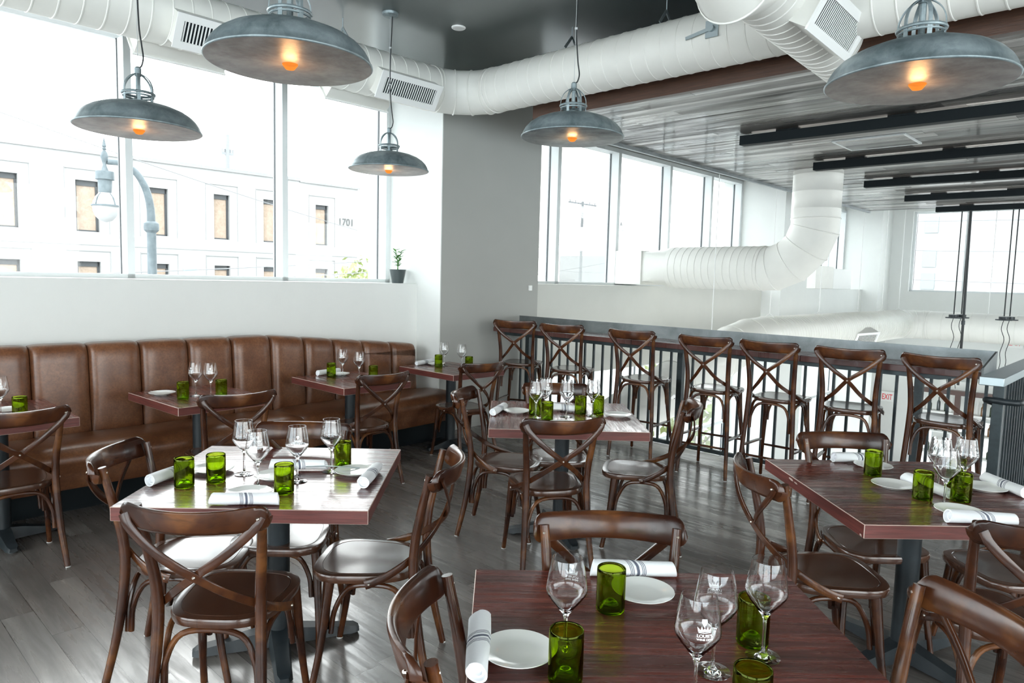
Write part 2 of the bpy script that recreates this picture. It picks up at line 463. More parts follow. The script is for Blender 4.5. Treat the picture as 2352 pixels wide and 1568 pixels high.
wall_with_holes('wall_far_lower', 'wall_paint', 'v', UF, UF+.3, VP, VR, ZL, -1.25, [(-4.75, -4.15, ZL+.1, -1.45), (-3.9, 3.5, ZL+.4, -1.45)])
wall_with_holes('wall_right', 'wall_paint', 'u', VR, VR+.2, UW0, UF, ZL, ZC, [(-3, 4.6, .6, 3.3), (9.5, 15.5, .4, 3.0)])  # both openings out of view, added to let light in
wall_with_holes('wall_rear', 'wall_paint', 'v', UW0-.2, UW0, VL, VR, -.35, ZC, [(-5.2, -1.2, .5, 3.4), (-.9, 3.6, .5, 3.4)])  # unseen openings, added for daylight from behind

def window(name, along, c, a0, a1, z0, z1, mull, depth=.12, bars=.055, sash=True, hbars=(), frame='mullion'):
    """curtain window: frame tubes + one pane each; along 'u' = glass plane v=c, 'v' = glass plane u=c"""
    def bx(p, q, r, s, c0, c1):
        return (p, q, c0, c1, r, s) if along == 'u' else (c0, c1, p, q, r, s)
    root = gb(name, frame, [bx(a0, a1, z0, z0+.035, c-.03, c+depth), bx(a0, a1, z1-.06, z1, c-.03, c+depth)])
    struct(root)
    edges = [a0] + list(mull) + [a1]
    mb = []
    for m in edges:
        lo, hi = m-bars/2, m+bars/2
        if m == a0: lo, hi = a0, a0+bars
        if m == a1: lo, hi = a1-bars, a1
        fr = gb('mullion', frame, [bx(lo, hi, z0, z1, c-.03, c+depth)], root)
        g = gb('gasket', 'gasket', [bx(lo-.006, lo, z0+.035, z1-.06, c-.01, c+.012), bx(hi, hi+.006, z0+.035, z1-.06, c-.01, c+.012)], fr)
    for hz in hbars: gb('transom', frame, [bx(a0, a1, hz-.03, hz+.03, c-.03, c+.06)], root)
    for p, q in zip(edges[:-1], edges[1:]):
        gb('pane', 'window_glass', [bx(p+.01, q-.01, z0+.02, z1-.03, c-.003, c+.003)], root)
    return root
window('window_1', 'u', VG, UW0, UP, ZS, 3.5, [-2.12, -.76, .62, 2.03, 3.395], depth=.15)
window('window_2', 'u', VG, 6.10, 12.9, 1.535, 3.56, [7.43, 8.83, 10.29, 11.69], depth=.15, bars=.07)
window('window_3', 'u', VG, 14.13, 18.66, 1.545, 3.5, [16.0, 17.6], depth=.15, bars=.07)
window('window_4', 'v', UF+.15, -4.95, -.6, 1.535, 3.5, [-3.8, -2.3], depth=-.06, bars=.06)
window('window_5', 'v', UF+.15, -.2, 3.6, 1.535, 3.5, [1.2, 2.4], depth=-.06, bars=.06)
window('window_6', 'u', VG, 6.10, 12.9, ZL+.4, .35, [8.0, 9.7, 11.3], depth=.12, bars=.07, hbars=(-1.1,))
window('window_7', 'u', VG, 14.13, 18.66, ZL+.4, .1, [16.4], depth=.12, bars=.07, hbars=(-1.1,))
window('window_8', 'v', UF+.15, -3.9, 3.5, ZL+.4, -1.45, [-2.4, -.9, .6, 2.1], depth=-.06, bars=.06)
window('door_1', 'v', UF+.15, -4.75, -4.15, ZL+.1, -1.45, [], depth=-.06, bars=.06)
window('added_window_9', 'v', UW0-.1, -5.2, -1.2, .5, 3.4, [-3.9, -2.5], depth=.06)  # unseen rear window, added to bring in daylight
window('added_window_10', 'v', UW0-.1, -.9, 3.6, .5, 3.4, [.6, 2.1], depth=.06)  # second unseen rear window, likewise added for daylight

window('added_window_12', 'u', VR+.1, -3, 4.6, .6, 3.3, [-1.1, .8, 2.7], depth=-.06)  # unseen, added in the right wall to brighten the foreground
window('added_window_11', 'u', VR+.1, 9.5, 15.5, .4, 3.0, [11.5, 13.5], depth=-.06)  # unseen, added to brighten the far walls and plank ceiling
# suspended plank ceiling over the double-height space
ZK = 3.03
struct(gb('ceiling_planks', 'ceiling_boards', [(4.86, 14.3, -4.37, VR-.05, ZK, ZK+.06)]))
struct(gb('ceiling_planks_core', 'slab', [(4.86, 14.2, -4.34, VR-.05, ZK+.06, ZK+.32)]))
struct(gb('trim_1', 'fascia_wood', [(4.80, 4.86, -4.37, VR-.05, ZK-.005, ZK+.33)]), 'dark brown wood fascia on the near edge of the plank ceiling')
struct(gb('trim_2', 'steel_plate', [(4.86, 14.32, -4.41, -4.37, ZK-.035, ZK+.06)]), 'grey metal edge along the plank ceiling beside the windows')
for k, (u, lab) in enumerate([(6.475, 'nearest'), (8.336, 'second nearest'), (10.124, 'third nearest'), (12.023, 'fourth nearest'), (13.911, 'farthest')]):
    t = gthing('ceiling_beam', f'{lab} of the long black channel beams under the plank ceiling', 'beam', u, -3.2, ZK-.103, 'black channel beams under the plank ceiling')
    MB().box(0, VR+3.1, 0, .10, 0, .088).build('channel', 'matt_black', t, bevel=.003)
    MB().box(.10, VR+2.6, .03, .07, .0885, .0905).build('gap_glow_strip', 'gap_glow', t)  # glow stands in for the ceiling's bright reflection in the gap
    mb = MB()
    for x in (.35, 1.3, 2.25, 3.2, 4.5, 6): mb.box(x, x+.2, .01, .09, .091, .103)
    mb.build('bracket', 'matt_black', t)
t = gthing('access_panel', 'flush access panel framed in the plank ceiling between the first two black beams', 'panel', 7.57, -2.3, ZK-.012)
MB().box(-.31, .31, -.27, .27, 0, .011).build('panel', 'ceiling_boards', t)
fr = MB()
for (x0, x1, y0, y1) in ((-.33, .33, -.29, -.27), (-.33, .33, .27, .29), (-.33, -.31, -.27, .27), (.31, .33, -.27, .27)): fr.box(x0, x1, y0, y1, -.003, .011)
fr.build('frame', 'mullion', t)

# small fittings of the near ceiling and wall
t = gthing('ceiling_spot', 'small white round cover plate set in the dark ceiling', 'ceiling fitting', 3.95, -4.44, ZC)
MB().lathe([(.0, -.012), (.05, -.012), (.058, -.006), (.058, 0)], 28).build('cover', 'spot_white', t)
t = gthing('wall_sensor', 'small white sensor box on the grey pillar above the counter end', 'sensor', 5.96, VP, 1.492)
MB().box(-.0, .022, -.022, .022, -.03, .03).build('housing', 'white_paint', t, bevel=.004)

# ================================================================== BANQUETTE
def banquette():
    t = gthing('banquette', 'long brown leather banquette with channelled back under the window', 'banquette', 2.4, -5.4, 0)
    off = (-5.4, 2.4, 0)
    ub = [.10, .46, .81, 1.147, 1.491, 1.829, 2.17, 2.513, 2.843, 3.165, 3.468, 3.795, 4.131, 4.444]
    def top(u): return 1.068 if u < 2.843 else 1.068 - (u-2.843)*.096
    def vb(u): return 0 if u < 2.843 else -(u-2.843)*.055       # right half stands slightly back
    for a, b in zip(ub[:-1], ub[1:]):
        mb = MB(); rows = []
        n = 18
        for i in range(n+1):
            s_ = .5-.5*math.cos(PI*i/n); u = a+.002+(b-a-.004)*s_
            e = abs(2*s_-1); puff = .044*(1-e**7) - .006
            tp = top(u) - .012*e**6; row = []
            zs = [.40, .50, .62, .74, .86, tp-.12, tp-.06]
            for z in zs:
                row.append((-5.435 - .05*(z-.42)/.62 + puff*min(1, .4+1.2*(z-.40)/.3) + vb(u), u, z))
            vt = -5.435-.05*(tp-.42)/.62 + vb(u)
            r = .05
            for k in range(1, 7):
                ang = PI/2*k/6
                row.append((vt+puff - r*(1-math.cos(ang)) - .0*k, u, tp-.06+(.06)*math.sin(ang)))
            row.append((vt-.10, u, tp+.002)); row.append((vt-.15, u, tp-.02)); row.append((vt-.15, u, .40))
            rows.append(row)
        mb.grid(rows)
        m = len(rows[0])
        for rr in (rows[0], rows[-1]):                       # end caps
            mb.add(rr, [tuple(range(m))])
        mb.build('back_panel', 'leather', t, off=off, ang=55)
    def seat(u0, u1):
        mb = MB(); rows = []; n = 40
        for i in range(n+1):
            s_ = i/n; u = u0+(u1-u0)*s_
            d = min(u-u0, u1-u); k = 1-math.exp(-d/.05)        # pinched at the ends
            sh = vb(u)*1.4
            prof = [(-5.50, .40), (-5.44, .458), (-5.30, .472+.010*k), (-5.15, .476+.014*k), (-5.02, .476+.012*k), (-4.95, .470+.008*k),
                    (-4.905, .452+.004*k), (-4.885+.01*k, .42), (-4.885+.01*k, .38), (-4.90, .335), (-4.905, .30), (-4.91, .23), (-4.92, .215), (-5.0, .212), (-5.50, .212)]
            pin = (1-k)
            rows.append([(x + sh - pin*.02, u, z - pin*.02) for x, z in prof])
        mb.grid(rows); m = len(rows[0]); mb.add(rows[0], [tuple(range(m))]); mb.add(rows[-1], [tuple(range(m))])
        mb.build('seat', 'leather', t, off=off, ang=50)
    seat(.10, 2.845); seat(2.845, 4.60)
    mb = MB(); mb.box(-5.62, -5.18, .12, 4.55, 0, .211); mb.build('plinth', 'matt_black', t, off=off)
    mb = MB(); mb.hexa([(-5.70, .1, .2), (-5.6, .1, .2), (-5.70, 4.46, .2), (-5.62, 4.46, .2), (-5.70, .1, 1.0), (-5.6, .1, 1.0), (-5.70, 4.46, .86), (-5.62, 4.46, .86)])
    mb.build('back_board', 'leather', t, off=off)
banquette()

# ================================================================== DUCTS
def ribbed(path, r, pitch=.12, rib=.0035, width=.012, start=.05):
    """points and radii along a straight run with raised spiral seams"""
    a, b = Vector(path[0]), Vector(path[1]); L = (b-a).length; d = (b-a)/L
    s = [0.0]; rr = [r]; x = start
    while x < L-.03:
        for dx, h in ((-width/2, 0), (-width/4, rib), (width/4, rib), (width/2, 0)): s.append(x+dx); rr.append(r+h)
        x += pitch
    s.append(L); rr.append(r)
    return [a+d*q for q in s], rr
def arc_path(c, p0, p1, n=5):
    """gored elbow: points on a circle about c from p0 to p1"""
    c, p0, p1 = Vector(c), Vector(p0), Vector(p1); a, b = p0-c, p1-c; ang = a.angle(b); ax = a.cross(b).normalized()
    t0 = ax.cross(a).normalized(); t1 = ax.cross(b).normalized(); L = a.length*math.tan(ang/n/2)
    pts = [c + Matrix.Rotation(ang*(k+.5)/n, 3, ax) @ a * (1/math.cos(ang/n/2)) for k in range(n)]
    return [p0 - t0*.004] + pts + [p1 + t1*.004]
def gores(mb, pts, r, n=40):
    mb.tube(pts, r, n, False)
    for i in range(len(pts)):
        d = (pts[min(i+1, len(pts)-1)]-pts[max(i-1, 0)]).normalized()
        mb.tube([pts[i]-d*.007, pts[i]-d*.003, pts[i]+d*.003, pts[i]+d*.007], [r, r+.007, r+.007, r], n, False)
def vent_box(parent, off, M, lw, lh, depth, nl=22, name='vent'):
    """register box on a duct; local frame M: x along, y across the grille, z outwards"""
    def tr(vs): return [tuple(M @ Vector(p)) for p in vs]
    mb = MB(); q = MB()
    x, y = lw/2, lh/2
    q.hexa([(-x, -y, -depth), (x, -y, -depth), (-x, y, -depth), (x, y, -depth), (-x, -y, 0), (x, -y, 0), (-x, y, 0), (x, y, 0)])
    mb.add(tr(q.v), q.f); b = mb.build(name, 'duct_paint', parent, off=off)
    q = MB(); fx = .035
    for (x0, x1, y0, y1) in ((-x-.012, x+.012, -y-.012, -y+fx), (-x-.012, x+.012, y-fx, y+.012), (-x-.012, -x+fx, -y+fx, y-fx), (x-fx, x+.012, -y+fx, y-fx)): q.box(x0, x1, y0, y1, .001, .012)
    mb = MB(); mb.add(tr(q.v), q.f); mb.build('grille_frame', 'white_paint', b, off=off)
    q = MB(); q.box(-x+fx, x-fx, -y+fx, y-fx, .0008, .002); mb = MB(); mb.add(tr(q.v), q.f); mb.build('grille_back', 'matt_black', b, off=off)
    q = MB(); step = (lw-2*fx)/nl
    for k in range(nl):
        xx = -x+fx+step*(k+.5); q.box(xx-step*.21, xx+step*.21, -y+fx, y-fx, .003, .0055)
    mb = MB(); mb.add(tr(q.v), q.f); mb.build('louvre', 'white_paint', b, off=off)
def hanger(parent, off, v, u, z, r, axis):
    """rod from the ceiling, two straps round the duct"""
    mb = MB(); mb.tube([(v, u, ZC), (v, u, z+r+.09)], .004, 6)
    for s_ in (-1, 1):
        a = (v, u, z+r+.09); b = (v+s_*.085*(axis == 'u'), u+s_*.085*(axis == 'v'), z+r*.93); mb.bar(a, b, .022, .005, (0, 1, 0) if axis == 'u' else (1, 0, 0))
    mb.build('hanger', 'zinc_bright', parent, off=off)

DR, DZ, DV, DU = .19, 3.262, -5.0, 4.53
def duct_main():
    t = gthing('round_duct', 'white spiral duct turning the corner under the dark ceiling', 'air duct', DU, DV, DZ); off = (DV, DU, DZ)
    mb = MB(); P, Rr = ribbed([(DV, -3.7, DZ), (DV, DU-.42, DZ)], DR, .125); mb.tube(P, Rr, 40, False); mb.build('straight_run', 'duct_paint', t, off=off)
    mb = MB(); P, Rr = ribbed([(DV+.42, DU, DZ), (VR, DU, DZ)], DR, .125); mb.tube(P, Rr, 40, False); mb.build('straight_run', 'duct_paint', t, off=off)
    mb = MB(); gores(mb, arc_path((DV+.42, DU-.42, DZ), (DV, DU-.42, DZ), (DV+.42, DU, DZ), 4), DR+.001); mb.build('elbow', 'duct_paint', t, off=off)
    # registers in pairs, one each side of the lower half
    for uc, side in ((-.9, 1), (2.15, 1), (3.72, 1), (2.02, -1), (3.46, -1)):
        el = math.radians(-32 if side > 0 else -38)
        zc = Vector((side*math.cos(el), 0, math.sin(el))); xx = Vector((0, 1, 0)); yy = zc.cross(xx)
        M = Matrix.Translation(Vector((DV, uc, DZ)) + zc*(DR+.075)) @ Matrix((xx, yy, zc)).transposed().to_4x4()
        vent_box(t, off, M, .60, .20, .16, 24)
    for v, u, ax in ((DV, 3.22, 'u'), (DV, .9, 'u'), (DV, -1.2, 'u'), (-3.72, DU, 'v'), (-2.85, DU, 'v'), (-.6, DU, 'v')): hanger(t, off, v, u, DZ, DR, ax)
    # damper quadrant
    b = MB(); b.box(-2.42, -2.33, DU-DR-.012, DU-DR-.002, DZ-.055, DZ+.055); d = b.build('damper_plate', 'zinc_bright', t, off=off)
    b = MB(); b.bar((-2.375, DU-DR-.02, DZ), (-2.56, DU-DR-.02, DZ-.03), .022, .008, (0, 1, 0)); b.tube([(-2.375, DU-DR-.002, DZ), (-2.375, DU-DR-.035, DZ)], .022, 14); b.build('damper_handle', 'zinc_bright', d, off=off)
duct_main()
def duct_branch():
    v, r = -1.78, .205
    t = gthing('branch_duct', 'white branch duct crossing the main duct and entering the plank ceiling', 'air duct', 4.2, v, 3.19); off = (v, 4.2, 3.19)
    mb = MB(); P, Rr = ribbed([(v, 3.62, 3.235), (v, 5.34, 3.165)], r, .085, .005); mb.tube(P, Rr, 40); mb.build('straight_run', 'duct_paint', t, off=off)
    mb = MB(); gores(mb, arc_path((v, 3.60, 3.70), (v, 3.05, 3.70), (v, 3.62, 3.236), 3), r+.012); mb.build('elbow', 'duct_paint', t, off=off)
    zc = Vector((.87, 0, -.49)).normalized(); xx = Vector((0, 1, -.04)).normalized(); yy = zc.cross(xx)
    M = Matrix.Translation(Vector((v, 4.22, 3.21)) + zc*(r+.085)) @ Matrix((xx, yy, zc)).transposed().to_4x4()
    vent_box(t, off, M, .62, .22, .17, 26)
    mb = MB(); mb.tube([(v, 5.335, 3.165), (v, 5.38, 3.163)], r+.02, 36); mb.build('collar', 'matt_black', t, off=off)
duct_branch()
def duct_drop():
    r = .292; u, v0 = 9.1, -3.42; zh = 1.815
    t = gthing('drop_duct', 'fat white duct dropping from the plank ceiling and bending to the window', 'air duct', u, v0, zh); off = (v0, u, zh)
    R_ = .62
    mb = MB(); P, Rr = ribbed([(v0, u, ZK), (v0, u, zh+R_)], r, .21, .002); mb.tube(P, Rr, 48, False); mb.build('vertical_run', 'duct_paint', t, off=off)
    mb = MB(); gores(mb, arc_path((v0-R_, u, zh+R_), (v0, u, zh+R_), (v0-R_, u, zh), 4), r+.001, 48); mb.build('elbow', 'duct_paint', t, off=off)
    mb = MB(); P, Rr = ribbed([(v0-R_, u, zh), (-5.42, u, zh)], r, .105, .004); mb.tube(P, Rr, 48, False); mb.build('horizontal_run', 'duct_paint', t, off=off)
    # square-to-round piece and box at the window
    mb = MB(); n = 48; rows = []
    for k, s_ in enumerate((0, .5, 1)):
        row = []
        for i in range(n):
            a = 2*PI*i/n; cx, cz = math.cos(a), math.sin(a); q = 1/max(abs(cx)/.28, abs(cz)/.22)
            rad = r*(1-s_) + q*s_; row.append((-5.42-.38*s_, u+rad*cx, zh+rad*cz))
        rows.append(row+[row[0]])
    mb.grid(rows); mb.build('transition', 'duct_paint', t, off=off, ang=50)
    mb = MB(); mb.box(-6.36, -5.78, u-.30, u+.30, zh-.262, zh+.235); mb.build('box', 'duct_paint', t, off=off, bevel=.006)
duct_drop()
def duct_lower():
    v, z, r = -4.5, .81, .31
    t = gthing('lower_duct', 'large white spiral duct hanging low beyond the bar counter', 'air duct', 12, v, z); off = (v, 12, z)
    mb = MB(); P, Rr = ribbed([(v, 10.2, z), (v, 17.0, z)], r, .105, .006); mb.tube(P, Rr, 40, False); mb.build('straight_run', 'duct_paint', t, off=off)
    mb = MB(); gores(mb, arc_path((v+.5, 17.0, z), (v, 17.0, z), (v+.5, 17.5, z), 4), r+.001); mb.build('elbow', 'duct_paint', t, off=off)
    mb = MB(); P, Rr = ribbed([(v+.5, 17.5, z), (VR, 17.5, z)], r, .26, .006); mb.tube(P, Rr, 40, False); mb.build('straight_run', 'duct_paint', t, off=off)
    low = [Vector(p) for p in ((v, 10.2, z), (v, 9.7, z-.02), (v, 9.2, z-.10), (v, 8.7, z-.24), (v, 7.7, z-.48))]
    mb = MB(); gores(mb, low, r+.001); mb.build('elbow', 'duct_paint', t, off=off)
    p2 = Vector((v, 6.9, z-.70)); mb = MB(); mb.tube([low[-1], p2, p2+Vector((0, -.7, -.22))], [r, r, r], 40, False); mb.build('straight_run', 'duct_paint', t, off=off)
    zc = Vector((.62, -.25, -.6)).normalized(); xx = Vector((.1, 1, -.1)); xx = (xx-zc*xx.dot(zc)).normalized(); yy = zc.cross(xx)
    M = Matrix.Translation(Vector((v+.02, 7.55, .40)) + zc*(r+.09)) @ Matrix((xx, yy, zc)).transposed().to_4x4(); vent_box(t, off, M, .66, .30, .2, 18)
    zc = Vector((.75, -.3, -.35)).normalized(); xx = Vector((.3, 1, .1)); xx = (xx-zc*xx.dot(zc)).normalized(); yy = zc.cross(xx)
    M = Matrix.Translation(Vector((v, 13.9, z)) + zc*(r+.13)) @ Matrix((xx, yy, zc)).transposed().to_4x4(); vent_box(t, off, M, .55, .30, .2, 14)
    for u in (8.6, 10.4, 12.4, 14.4, 15.9, 17.1):
        zz = z if u > 10 else z-.27
        mb = MB(); mb.tube([(v, u, ZC), (v, u, zz+r+.05)], .006, 6); mb.tube([(v-.07, u, zz+r-.005), (v, u, zz+r+.05), (v+.07, u, zz+r-.005)], .005, 6); mb.build('hanger_rod', 'white_paint', t, off=off)
    for vv in (-2.9, -1.6):
        mb = MB(); mb.tube([(vv, 17.5, ZC), (vv, 17.5, z+r)], .006, 6); mb.build('hanger_rod', 'white_paint', t, off=off)
duct_lower()
t = gthing('sill_duct_box', 'white boxed duct end standing on the far window sill', 'air duct', 16.6, -5.95, 1.546)
MB().box(-.30, .18, -1.0, .05, 0, .50).build('box', 'duct_paint', t, bevel=.006)
MB().box(-.30, .178, .052, 1.25, 0, .46).build('side_box', 'white_paint', t, bevel=.006)

# ================================================================== RAILING AND COUNTER
UB = 5.8
def railing():
    t = gthing('guard_railing', 'dark steel balustrade below the bar counter', 'railing', UB, -3.1, 0); off = (-3.1, UB, 0)
    posts = [-5.245, -3.325, -1.35]
    for v in posts: MB().box(v-.028, v+.028, UB-.028, UB+.028, 0, 1.0).build('post', 'rail_steel', t, off=off, bevel=.003)
    vs = []; v = -5.36
    while v < -.8:
        if min(abs(v-p) for p in posts) > .06: vs.append(v)
        v += .1135
    for v in vs: MB().box(v-.0095, v+.0095, UB-.0095, UB+.0095, .10, 1.0).build('baluster', 'rail_steel', t, off=off)
    MB().box(-5.39, -.80, UB-.019, UB+.019, .065, .10).build('bottom_rail', 'rail_steel', t, off=off, bevel=.003)
    MB().box(-5.39, -.80, UB-.03, UB+.03, .985, 1.02).build('top_rail', 'rail_steel', t, off=off, bevel=.003)
railing()
def counter():
    t = gthing('bar_counter', 'narrow wooden bar counter with grey steel upstand along the railing', 'bar counter', 5.6, -3.1, 1.02); off = (-3.1, 5.6, 1.02)
    mb = MB(); mb.box(-5.39, -2.072, 5.38, 5.78, 1.021, 1.066); mb.build('counter_board', 'counter_boards', t, off=off, bevel=.003)
    mb = MB(); mb.box(-2.069, -.90, 5.38, 5.78, 1.021, 1.066); mb.build('counter_board', 'counter_boards', t, off=off, bevel=.003)
    MB().box(-5.38, -.886, 5.781, 5.795, 1.0, 1.182).build('steel_upstand', 'steel_plate', t, off=off)
    mb = MB(); mb.hexa([(-.898, 5.36, 1.0), (-.886, 5.36, 1.0), (-.898, 5.795, 1.0), (-.886, 5.795, 1.0), (-.898, 5.36, 1.10), (-.886, 5.36, 1.10), (-.898, 5.795, 1.182), (-.886, 5.795, 1.182)])
    mb.build('end_plate', 'steel_plate', t, off=off)
    mb = MB(); mb.box(-5.39, -1.15, 5.44, 5.50, .985, 1.02); mb.hexa([(-1.15, 5.44, .985), (-1.02, 5.44, 1.012), (-1.15, 5.5, .985), (-1.02, 5.5, 1.012), (-1.15, 5.44, 1.02), (-1.02, 5.44, 1.02), (-1.15, 5.5, 1.02), (-1.02, 5.5, 1.02)])
    mb.box(-5.39, -1.15, 5.50, 5.76, 1.008, 1.02); mb.build('support_angle', 'rail_steel', t, off=off)
counter()
def side_guard():
    v = -.79
    t = gthing('stair_guard', 'dark steel stair guard with close bars and pale cap at right', 'railing', 5.5, v, 0); off = (v, 5.5, 0)
    MB().box(v-.03, v+.03, 5.31, 5.37, 0, 1.0).build('post', 'rail_steel', t, off=off, bevel=.003)
    for k in range(34):
        u = 5.42+k*.11; MB().box(v-.0095, v+.0095, u-.0095, u+.0095, .10, 1.0).build('baluster', 'rail_steel', t, off=off)
    MB().box(v-.019, v+.019, 5.30, 9.3, .065, .10).build('bottom_rail', 'rail_steel', t, off=off)
    MB().box(v-.10, v+.035, 5.25, 9.3, 1.0, 1.055).build('cap', 'zinc_bright', t, off=off, bevel=.004)
    mb = MB(); hp = smooth_path([(v-.02, 5.42, .87), (v-.07, 5.36, .895), (v-.03, 5.30, .905), (v+.07, 5.28, .905), (v+.12, 5.36, .905), (v+.12, 5.9, .905), (v+.12, 8, .905)], 40)
    mb.tube(hp, .02, 14); mb.build('handrail', 'black_iron', t, off=off)
side_guard()

# ================================================================== CHAIRS AND STOOLS
def seat_outline(y_b=-.195, y_f=.215, wb=.168, wf=.212, n=48, p=3.4):
    pts = []; yc, yr = (y_b+y_f)/2, (y_f-y_b)/2
    for k in range(n):
        a = 2*PI*k/n; c, s = math.cos(a), math.sin(a)
        x = math.copysign(abs(c)**(2/p), c); y = math.copysign(abs(s)**(2/p), s)
        w = wb + (wf-wb)*(y*.5+.5)**.8
        pts.append((x*w, yc+y*yr))
    return pts
def seat_mesh(S):
    mb = MB(); ol = seat_outline(); n = len(ol); yc = .01
    rings = [(.93, -.032), (.985, -.030), (1, -.018), (1, -.008), (.985, -.001), (.955, 0), (.855, 0), (.848, -.0022), (.84, -.0022), (.833, -.0004), (.5, -.004), (.2, -.005)]
    vs = [(x*s, yc+(y-yc)*s, S+dz) for s, dz in rings for x, y in ol]
    fs = [(i*n+k, i*n+(k+1) % n, (i+1)*n+(k+1) % n, (i+1)*n+k) for i in range(len(rings)-1) for k in range(n)]
    fs += [tuple(range(n))[::-1], tuple((len(rings)-1)*n+k for k in range(n))]
    mb.add(vs, fs); return mb
def make_chair(name, label, cat, S=.455, stool=False):
    t = thing(name, label, cat)
    B = S-.455 + (.03 if stool else 0)
    wd = 'chair_wood'
    seat_mesh(S).build('seat', 'seat_wood', t, ang=28)
    fx = .205 if not stool else .215
    def post_path(s):
        if not stool:
            return smooth_path([(s*.198, -.268, 0), (s*.180, -.222, .22), (s*.170, -.196, .44), (s*.172, -.200, .58), (s*.186, -.226, .72), (s*.199, -.256, .858)], 26)
        return smooth_path([(s*.212, -.245, 0), (s*.195, -.215, .35), (s*.176, -.196, S-.02), (s*.174, -.200, S+.13), (s*.186, -.226, S+.295), (s*.199, -.256, S+.433)], 26)
    for s in (-1, 1):
        p = post_path(s); m = len(p)
        mb = MB(); mb.tube(p, [.0145+.0045*math.sin(PI*min(1, k/m*1.1)) for k in range(m)], 12)
        rl = mb.build('rear_leg', wd, t)
        if not stool: fp = smooth_path([(s*.172, .128, S-.028), (s*.180, .140, S-.14), (s*.190, .158, .16), (s*.200, .188, 0)], 18)
        else: fp = smooth_path([(s*.160, .118, S-.028), (s*.170, .130, S-.2), (s*.190, .155, .28), (s*.218, .215, 0)], 20)
        m = len(fp); mb = MB(); mb.tube(fp, [.0225-.009*min(1, k/(m*.75)) for k in range(m)], 12); fl = mb.build('front_leg', wd, t)
        for lg, q in ((fl, fp[-1]), (rl, p[0])):
            mb = MB(); mb.lathe([(.0145, 0), (.0145, .006)], 12, (q.x, q.y, 0)); mb.build('foot_glide', 'rubber_foot', lg)
    # bent top rail
    mb = MB(); rows = []; zc = .834+B; n = 32
    prof = [(-.5, -.5), (-.5, .5)]
    for k in range(n+1):
        q = -math.cos(PI*k/n); x = .232*q
        y = -.272-.076*(1-q*q)
        e = max(0, (abs(q)-.86)/.14); hh = .045*math.sqrt(max(.004, 1-e**2.4))*(1-.10*(1-q*q)); zz = zc+.004*q*q
        lean = .012
        row = []
        for (ty, tz) in ((-.0125, -.68), (-.0125, .68), (-.008, .92), (0, 1.0), (.008, .92), (.0125, .68), (.0125, -.68), (.008, -.92), (0, -1.0), (-.008, -.92)):
            row.append((x, y+ty-lean*tz, zz+hh*tz))
        rows.append(row+[row[0]])
    mb.grid(rows); m = len(rows[0])-1
    mb.add(rows[0][:-1], [tuple(range(m))]); mb.add(rows[-1][:-1], [tuple(range(m))])
    mb.build('top_rail', wd, t, ang=50)
    # crossed straps
    for s in (-1, 1):
        o_ = -.006 if s > 0 else .004
        C0 = B if not stool else B-.03
        P = smooth_path([(-s*.210, -.300+o_, .846+B), (-s*.186, -.309+o_, .803+B), (-s*.10, -.314+o_, .722+B), (0, -.292+o_, .645+B), (s*.085, -.246+o_, .575+C0), (s*.150, -.182, .513+C0), (s*.192, -.11, .468+C0), (s*.212, -.045, .440+C0), (s*.213, -.02, .432+C0)], 30)
        m = len(P); N = []
        for k in range(m):
            q = k/(m-1); w = max(0, min(1, (q-.45)/.5)); N.append(Vector((s*w*1.3, -(1-w*.9), .12)).normalized())
        mb = MB(); mb.ribbon(P, N, [.034-.007*math.sin(PI*k/(m-1)) for k in range(m)], .0085); mb.build('cross_strap', wd, t, ang=40)
    for (x, y, z) in ((0, -.302, .645+B), (-.203, -.306, .840+B), (.203, -.306, .840+B)):
        mb = MB(); mb.tube([(x, y+.004, z), (x, y-.001, z), (x, y-.004, z)], [.0055, .0055, .003], 8); mb.build('bolt', 'bolt_metal', t)
    for s in (-1, 1):
        mb = MB(); mb.tube([(s*.212, -.035, .437+C0), (s*.219, -.035, .437+C0), (s*.222, -.035, .437+C0)], [.0055, .0055, .003], 8); mb.build('bolt', 'bolt_metal', t)
        mb = MB(); mb.tube([(s*.199, -.240, .838+B), (s*.199, -.237, .838+B)], [.0055, .0035], 8); mb.build('bolt', 'bolt_metal', t)
    # bentwood hoops under the seat
    zt, zb = S-.042, S-.25
    hoops = [[(-.158, -.196, zb), (-.150, -.192, zb+.10), (-.105, -.182, zt-.018), (0, -.176, zt), (.105, -.182, zt-.018), (.150, -.192, zb+.10), (.158, -.196, zb)],
             [(-.155, .142, zb+.02), (-.145, .140, zb+.11), (-.10, .145, zt-.016), (0, .150, zt), (.10, .145, zt-.016), (.145, .140, zb+.11), (.155, .142, zb+.02)]]
    for s in (-1, 1):
        hoops.append([(s*.160, -.182, zb), (s*.160, -.172, zb+.10), (s*.166, -.125, zt-.018), (s*.168, -.035, zt), (s*.166, .055, zt-.018), (s*.163, .108, zb+.10), (s*.168, .122, zb+.01)])
    for h in hoops:
        mb = MB(); mb.tube(smooth_path(h, 26), .0105, 10); mb.build('bent_brace', wd, t)
    if stool:
        r = .009
        for (a, b) in (((-.198, -.220, .255), (.198, -.220, .255)), ((-.190, .160, .275), (.190, .160, .275))):
            mb = MB(); mb.tube([a, ((a[0]+b[0])/2, a[1], a[2]), b], [r, r*1.15, r], 10); mb.build('stretcher', wd, t)
        for s in (-1, 1):
            mb = MB(); P = [(s*.198, -.215, .325), (s*.197, -.12, .325), (s*.194, .05, .325), (s*.190, .158, .325)]
            mb.ribbon(P, [(0, 0, 1)]*4, [.016, .03, .03, .016], .014); mb.build('stretcher', wd, t)
    remember(t)
    return t
CH = make_chair('dining_chair', 'x', 'chair')
ST = make_chair('bar_stool', 'x', 'bar stool', S=.72, stool=True)
used = {'c': False, 's': False}
